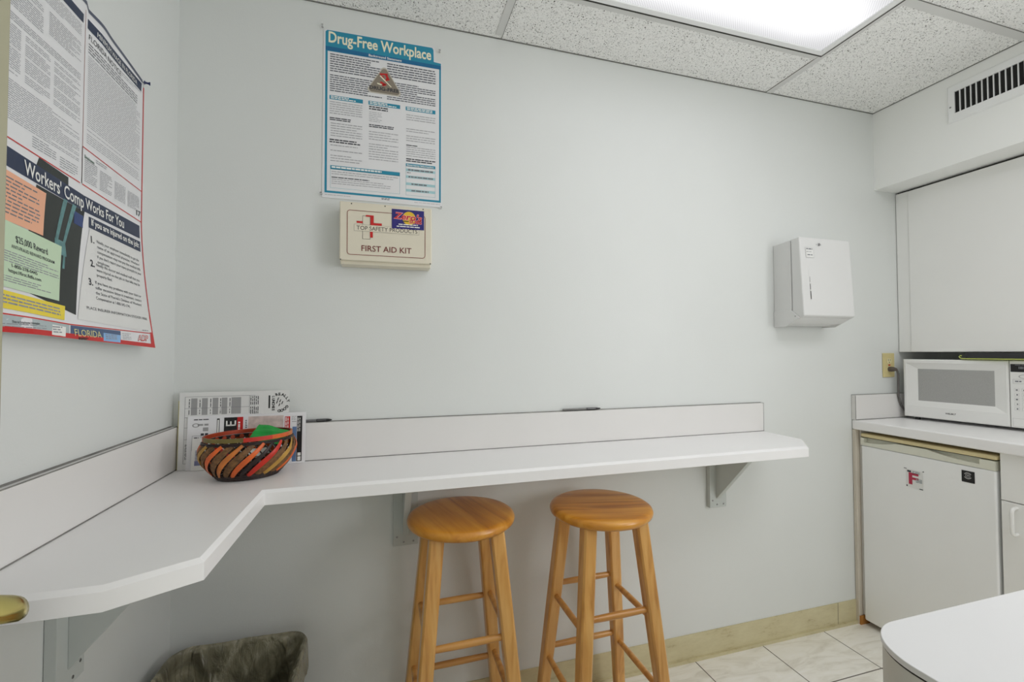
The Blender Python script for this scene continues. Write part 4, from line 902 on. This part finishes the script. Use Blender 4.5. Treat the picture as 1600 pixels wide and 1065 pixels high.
# ============================================================ things on the counter
def slab_sheet(name, label, cat, BL, BR, TL, th=.0006, m=M_PAPER, group=None):
    """thin leaning sheet: returns (thing, Sheet in metres from its lower left corner)"""
    BL, BR, TL = Vector(BL), Vector(BR), Vector(TL); ru = (BR - BL).normalized(); uu = (TL - BL); uu = (uu - ru * uu.dot(ru)).normalized(); nn = ru.cross(uu)
    if nn.y > 0: nn = -nn
    t = thing(name, label, cat, BL, group); wdt = (BR - BL).length; hgt = (TL - BL).dot(uu)
    mb = MB(); c = [BL, BL + ru * wdt, BL + ru * wdt + uu * hgt, BL + uu * hgt]; mb.add(c + [p - nn * th for p in c], [(0, 1, 2, 3), (7, 6, 5, 4), (0, 4, 5, 1), (1, 5, 6, 2), (2, 6, 7, 3), (3, 7, 4, 0)])
    o = mb.obj('sheet', m, None); under(t, o)
    return t, Sheet(lambda a, b, h: tuple(BL + ru * a + uu * b + nn * (.0002 + h * .0002))), wdt, hgt
# manila folder (rearmost), newspaper, magazine, flyer
tf, S, w_, h_ = slab_sheet('manila_folder', 'pale yellow manila folder edge standing in the corner behind the newspaper', 'folder', (.0215, -.030, ZC + .001), (.30, -.028, ZC + .001), (.0215, -.0215, 1.128), .003, mat('manila', rgb(222, 212, 150), .6))
tn, S, w_, h_ = slab_sheet('newspaper', 'tall black and white newspaper page leaning in the corner behind the basket', 'newspaper', (.0255, -.0365, ZC + .001), (.322, -.034, ZC + .001), (.0255, -.0245, 1.153), .0008)
gy = mat('print_block_grey', rgb(160, 160, 160), .5, var=.05)
mb = ML(); zb_ = h_ - .018
for a0, a1 in ((.030, .046), (.058, .073), (.086, .101), (.110, .125), (.136, .162)): S.quad(mb, a0, h_ - .068, a1, h_ - .018, 1)
part('printed_blocks', mb, gy, tn)
mb = MB(); S.frame(mb, .014, .018, .200, h_ - .013, .0008, 1); S.quad(mb, .014, h_ - .048, .185, h_ - .0472, 2)
for z in (h_ - .075, h_ - .105, h_ - .140): S.quad(mb, .014, z, .03, z + .0008, 2)
S.quad(mb, .185, h_ - .068, .1858, h_ - .013, 2); part('printed_rules', mb, M_TXT, tn)
mb = MB()
def vwords(mb, S, a0, a1, b0, b1, cols, h, seed, fill=.4):
    r_ = random.Random(seed); da = (a1 - a0) / cols
    for c_ in range(cols):
        b_ = b0
        while b_ < b1:
            q_ = min(b1, b_ + r_.uniform(.005, .014)); S.quad(mb, a0 + c_ * da, b_, a0 + c_ * da + da * fill, q_, h); b_ = q_ + .0022
for a0 in (.0245, .052, .080, .106, .131): vwords(mb, S, a0, a0 + .005, h_ - .045, h_ - .02, 1, 2, int(a0 * 1e4)); vwords(mb, S, a0, a0 + .004, h_ - .066, h_ - .052, 1, 2, int(a0 * 1e4) + 1)
vwords(mb, S, .188, .213, h_ - .042, h_ - .016, 5, 2, 61); vwords(mb, S, .188, .213, h_ - .070, h_ - .048, 5, 2, 62); vwords(mb, S, .018, .026, .03, .075, 3, 2, 63)
part('printed_text', mb, M_TXTD, tn)
mb = MB(); S.quad(mb, .238, h_ - .055, .2425, h_ - .015, 1)
cx_, cz_ = .268, h_ - .038
for i, ch in enumerate('REALLY GOOD'):
    a = 2.0 - i * .34; v, f = glyphs(ch, .0115, .04); sn, cs = math.sin(a - PI / 2), math.cos(a - PI / 2)
    mb.add([S.P(cx_ + .022 * math.cos(a) + x * cs - y * sn, cz_ + .022 * math.sin(a) + x * sn + y * cs, 2) for x, y in v], f)
for i, ch in enumerate('LUNCHES'):
    v, f = glyphs(ch, .0100, .04); mb.add([S.P(.2485 + y, cz_ + .021 - i * .0068 - x, 2) for x, y in v], f)
for a, b_ in ((.262, .006), (.268, .0), (.274, -.006), (.266, -.012), (.259, -.004)): S.poly(mb, [(a, cz_ + b_), (a + .003, cz_ + b_ + .001), (a + .006, cz_ + b_ + .010), (a + .003, cz_ + b_ + .009)], 2)
part('printed_logo', mb, M_BLACK, tn)
tm, S, w_, h_ = slab_sheet('magazine', 'wide colour magazine with red and black printing leaning behind the basket', 'magazine', (.050, -.0450, ZC + .001), (.372, -.0415, ZC + .001), (.050, -.0325, 1.083), .003, M_GLOSSP)
mb = ML(); S.quad(mb, .076, h_ - .060, .083, h_ - .010, 1); S.quad(mb, .095, h_ - .055, .130, h_ - .008, 1); S.quad(mb, .297, .006, .312, h_ - .012, 1); part('black_block', mb, M_BLACK, tm)
mb = ML(); S.quad(mb, .130, h_ - .055, .146, h_ - .008, 1); S.quad(mb, .262, h_ - .050, .277, h_ - .012, 1); part('red_block', mb, M_RED, tm)
mb = MB()
for a0, b0, a1, b1 in ((.100, h_ - .034, .127, h_ - .030), (.100, h_ - .034, .104, h_ - .018), (.111, h_ - .034, .115, h_ - .020), (.123, h_ - .034, .127, h_ - .018), (.0775, h_ - .056, .0815, h_ - .014)): S.quad(mb, a0, b0, a1, b1, 2)
vwords(mb, S, .133, .143, h_ - .05, h_ - .022, 1, 2, 71, .5); vwords(mb, S, .264, .275, h_ - .048, h_ - .014, 2, 2, 72, .5); vwords(mb, S, .299, .309, h_ - .06, h_ - .016, 2, 2, 73, .4); vwords(mb, S, .300, .310, .008, .034, 1, 2, 74, .9)
part('white_print', mb, M_PWHITE, tm)
mb = MB(); S.quad(mb, .160, h_ - .048, .258, h_ - .008, 1); part('photo_block', mb, mat('print_blush', rgb(206, 190, 184), .4, var=.18, scale=60), tm)
mb = MB(); S.quad(mb, .284, .006, .296, h_ - .045, 1); part('blue_block', mb, mat('print_denim', rgb(96, 124, 164), .4, var=.2, scale=40), tm)
mb = MB()
n_ = 20
for rx, ry in ((.0095, .0062),):
    vs = [S.P(.0215 + rx * k2 * math.cos(2 * PI * i / n_), h_ - .028 + ry * k2 * math.sin(2 * PI * i / n_), 1) for i in range(n_ + 1) for k2 in (1, .65)]; mb.add(vs, [(2 * i, 2 * i + 1, 2 * i + 3, 2 * i + 2) for i in range(n_)])
S.words(mb, .026, .054, h_ - .024, h_ - .031, 1, 1, .8, 75, wl=(.01, .02)); S.quad(mb, .040, h_ - .046, .054, h_ - .035, 1); S.quad(mb, .015, .008, .030, .055, 1)
S.quad(mb, .282, h_ - .030, .295, h_ - .028, 2); S.words(mb, .281, .295, h_ - .012, h_ - .026, 4, 2, .4, 76, wl=(.004, .008)); part('grey_print', mb, gy, tm)
mb = MB(); S.words(mb, .016, .054, h_ - .010, h_ - .014, 1, 1, .7, 77); S.words(mb, .035, .054, h_ - .052, h_ - .062, 1, 1, .7, 78, wl=(.008, .012)); S.words(mb, .018, .034, .095, .06, 4, 1, .35, 79); S.frame(mb, .013, .056, .036, .1, .0005, 1)
S.words(mb, .152, .157, h_ - .018, h_ - .05, 6, 1, .5, 80, wl=(.003, .005)); part('dark_print', mb, M_TXTD, tm)
tl, S, w_, h_ = slab_sheet('flyer', 'small white flyer standing between the magazine and the basket', 'paper', (.066, -.0520, ZC + .001), (.235, -.0475, ZC + .001), (.066, -.0440, 1.018), .0008, M_PWHITE)
mb = MB(); 
for i in range(7): S.quad(mb, .009, .030 + i * .0042, .018, .0322 + i * .0042, 1)
S.quad(mb, .008, .014, .024, .028, 1); part('printed_mark', mb, mat('print_violet_grey', rgb(120, 124, 160), .5), tl)

# pens on the backsplash ledge
def pen(p, q_, label, m):
    t = thing('pen', label, 'pen', p, 'pens on the backsplash ledge'); P, Q = Vector(p), Vector(q_); d_ = (Q - P)
    a = MB().tube([P, P + d_ * .02, P + d_ * .62], [.003, .0038, .0040], 10).obj('pen_barrel', m, None, smooth=True, angle=60); under(t, a)
    a = MB().tube([P + d_ * .62, P + d_ * .9, P + d_ * 1.0], [.0044, .0042, .0018], 10).obj('pen_cap', M_BLACK, None, smooth=True, angle=60); under(t, a)
    a = MB().tube([P + d_ * .64 + Vector((0, -.0055, .001)), P + d_ * .86 + Vector((0, -.0055, .001))], .0011, 6).obj('pen_clip', M_STEEL, None); under(t, a)
M_PENG = mat('grey_pen_plastic', rgb(110, 110, 112), .35)
pen((.325, -.0095, 1.0515), (.447, -.0095, 1.0515), 'grey pen with dark tip on the backsplash ledge beside the magazine', M_PENG)
pen((1.262, -.0095, 1.0515), (1.420, -.0095, 1.0515), 'dark slim pen lying alone on the backsplash ledge behind the right stool', mat('silver_pen', rgb(120, 120, 118), .3, .6))

# ------------------------------------------------------------ woven basket
bc = Vector((.243, -.147, ZC)); brot = math.radians(21)
t = thing('basket', 'oval woven basket of orange, red and dark twisted strips on the counter corner', 'basket', bc)
t.rotation_euler.z = brot
HBK = .119
def bp(a, z, off=0):
    u = max(0, min(1, z / HBK))
    rx = .074 + .045 * math.sin(min(1, u * 1.35) * PI / 2) - .013 * max(0, (u - .62) / .38) ** 1.3
    ry = .058 + .034 * math.sin(min(1, u * 1.35) * PI / 2) - .012 * max(0, (u - .62) / .38) ** 1.3
    return Vector(((rx + off) * math.cos(a), (ry + off) * math.sin(a), z))
M_BDARK = mat('dark_wicker', rgb(38, 22, 18), .45, var=.4, scale=70, bump=.4, bscale=150)
cols = {'orange': mat('strip_orange', rgb(212, 96, 36), .38, var=.22, scale=22), 'red': mat('strip_red', rgb(196, 42, 22), .38, var=.2, scale=22), 'brown': mat('strip_bark', rgb(112, 78, 42), .6, var=.5, scale=120, bump=.8, bscale=130, detail=6),
        'ochre': mat('strip_ochre', rgb(178, 136, 58), .4, var=.25, scale=22), 'olive': mat('strip_olive', rgb(104, 92, 42), .42, var=.3, scale=22), 'dark': M_BDARK, 'umber': mat('strip_umber', rgb(104, 44, 26), .4, var=.3, scale=22), 'rust': mat('strip_rust', rgb(168, 62, 30), .4, var=.25, scale=22), 'amber': mat('strip_amber', rgb(190, 110, 44), .4, var=.3, scale=26)}
# base ring and floor
mb = MB()
for k_, z in enumerate((.003, .0085, .014)):
    mb.tube([bp(2 * PI * i / 48, z, -.002 + .001 * k_) for i in range(49)], .0034, 8, cap=False)
mb.loft([[bp(2 * PI * i / 48, .004, -.004) for i in range(48)], [Vector((0.001 * math.cos(2 * PI * i / 48), .001 * math.sin(2 * PI * i / 48), .005)) for i in range(48)]], cap=False)
mb.obj('base_ring', M_BDARK, t, smooth=True, angle=80)
# rim band, painted in stretches
n_ = 72
segs = [(0.0, .9, 'umber'), (.9, 3.3, 'rust'), (3.3, 4.5, 'olive'), (4.5, 5.15, 'red'), (5.15, 5.7, 'orange'), (5.7, 2 * PI, 'amber')]
for a0, a1, c_ in segs:
    k_ = max(3, int((a1 - a0) / (2 * PI) * n_)); vs = []
    rings = []
    for i in range(k_ + 1):
        a = a0 + (a1 - a0) * i / k_; w2 = .0055
        o_, i_ = bp(a, HBK - .005, .0030), bp(a, HBK - .005, -.0022)
        rings.append([o_ + Vector((0, 0, -w2)), o_ + Vector((0, 0, w2)), i_ + Vector((0, 0, w2)), i_ + Vector((0, 0, -w2))])
    MB().loft(rings).obj('rim_band', cols[c_], t, smooth=True, angle=50)
mb = MB()
for z, r_ in ((HBK - .0145, .0026), (HBK - .0185, .0022)): mb.tube([bp(2 * PI * i / 60, z, .001 * math.sin(i * 1.3)) for i in range(61)], r_, 8, cap=False)
mb.obj('binding_cane', M_BDARK, t, smooth=True, angle=80)
# slanted painted strips (outer layer)
seq = ['amber', 'dark', 'orange', 'brown', 'orange', 'dark', 'brown', 'red', 'brown', 'olive', 'orange', 'brown', 'ochre', 'brown', 'orange', 'brown', 'amber', 'brown', 'orange', 'dark', 'red', 'brown', 'ochre', 'brown', 'orange', 'brown', 'olive', 'orange']
ns_ = len(seq)
def strip(a0, a1, z0_, z1_, wd, off, c_, name='woven_strip', k=14, taper=.55):
    L_, R_ = [], []
    for i in range(k + 1):
        u = i / k; a = a0 + (a1 - a0) * u; z = z0_ + (z1_ - z0_) * u
        p = bp(a, z, off + .0035 * math.sin(PI * u)); e = 1e-3
        tg = (bp(a + (a1 - a0) * e, z + (z1_ - z0_) * e, off) - bp(a, z, off)).normalized()
        nrm_ = Vector((math.cos(a) / .12, math.sin(a) / .09, 0)).normalized(); sd_ = tg.cross(nrm_).normalized()
        wv = wd * (taper + (1 - taper) * math.sin(PI * min(1, max(0, u * .86 + .12))))
        wv = wv if 0 else wv; L_.append((p - sd_ * wv - nrm_ * .0012, p + nrm_ * .0016, p + sd_ * wv - nrm_ * .0012, p - nrm_ * .0018))
    return MB().loft([list(q_) for q_ in L_]).obj(name, cols[c_], t, smooth=True, angle=70)
for i, c_ in enumerate(seq):
    a0 = 2 * PI * i / ns_ + .1
    wd = .0092 if c_ == 'brown' else (.0058 if c_ in ('dark', 'olive') else .0070)
    strip(a0, a0 + .80, .013, HBK - .018, wd, .0005 if c_ in ('brown', 'dark') else .002, c_)
# inner dark cross weave
mb = MB()
for i in range(30):
    a0 = 2 * PI * i / 30; mb.tube([bp(a0 - .5 * j / 10, .012 + (HBK - .03) * j / 10, -.0045) for j in range(11)], .0019, 6)
for z in (.030, .046): mb.tube([bp(2 * PI * i / 60, z, -.004) for i in range(61)], .0019, 6, cap=False)
mb.obj('inner_weave', M_BDARK, t, smooth=True, angle=80)
# inner red loops under the rim
for i in range(16):
    a = .35 + (3.3 * i / 15); p = bp(a, HBK - .019, -.0045); nr = Vector((math.cos(a) / .12, math.sin(a) / .09, 0)).normalized(); tg = Vector((-nr.y, nr.x, 0))
    P = [p + tg * (.0062 * math.cos(b_)) + Vector((0, 0, .0068 * math.sin(b_))) for b_ in [k2 * PI / 6 for k2 in range(12)]]
    MB().add(P + [q_ - nr * .0016 for q_ in P], [tuple(range(12)), tuple(range(12, 24))[::-1]] + [(k2, 12 + k2, 12 + (k2 + 1) % 12, (k2 + 1) % 12) for k2 in range(12)]).obj('woven_loop', cols['rust'], t, smooth=True, angle=50)
# packets in the basket
def packet(name, label, c, L_, W_, rz, tilt, m, puff=.004, roll=0):
    n1, n2 = 14, 10; vs = []
    for s_ in (1, -1):
        for j in range(n2 + 1):
            for i in range(n1 + 1):
                u, v = i / n1, j / n2; x = (u - .5) * L_; y = (v - .5) * W_
                e = (math.sin(PI * u) * math.sin(PI * v)) ** .5 if 0 < u < 1 and 0 < v < 1 else 0
                z = s_ * (puff * e + .0003) + .0022 * math.sin(u * 9 + v * 5) + .0015 * math.sin(v * 17 - u * 6)
                vs.append(Vector((x, y, z)))
    k = n1 + 1; nn_ = k * (n2 + 1); fs = []
    for j in range(n2):
        for i in range(n1): a = j * k + i; fs.append((a, a + 1, a + k + 1, a + k)); fs.append((nn_ + a + k, nn_ + a + k + 1, nn_ + a + 1, nn_ + a))
    bd_ = [i for i in range(k)] + [j * k + n1 for j in range(1, n2 + 1)] + [n2 * k + i for i in range(n1 - 1, -1, -1)] + [j * k for j in range(n2 - 1, 0, -1)]
    for q_ in range(len(bd_)): a, b_ = bd_[q_], bd_[(q_ + 1) % len(bd_)]; fs.append((a, nn_ + a, nn_ + b_, b_))
    M_ = Matrix.Translation(c) @ Matrix.Rotation(rz, 4, 'Z') @ Matrix.Rotation(tilt, 4, 'X') @ Matrix.Rotation(roll, 4, 'Z')
    o = MB().add([M_ @ v for v in vs], fs).obj(name, m, None, smooth=True, angle=60); return tag(o, label, 'packet')
packet('tea_packet', 'shiny green foil packet sticking up out of the woven basket', (.290, -.128, 1.033), .086, .060, math.radians(12), math.radians(40), mat('green_foil', rgb(34, 158, 66), .22, .25, var=.12, scale=30), .005, math.radians(-24))
packet('sugar_packet', 'white paper packet glimpsed low in the basket beneath the green packet', (.262, -.132, .985), .055, .04, .6, .30, M_PWHITE, .004)
packet('cracker_packet', 'crinkled dark packet glimpsed inside the basket at its left end', (.212, -.150, .962), .055, .04, .4, .15, mat('plum_foil', rgb(84, 50, 66), .3, .1), .006)

print('objects', len(bpy.data.objects))
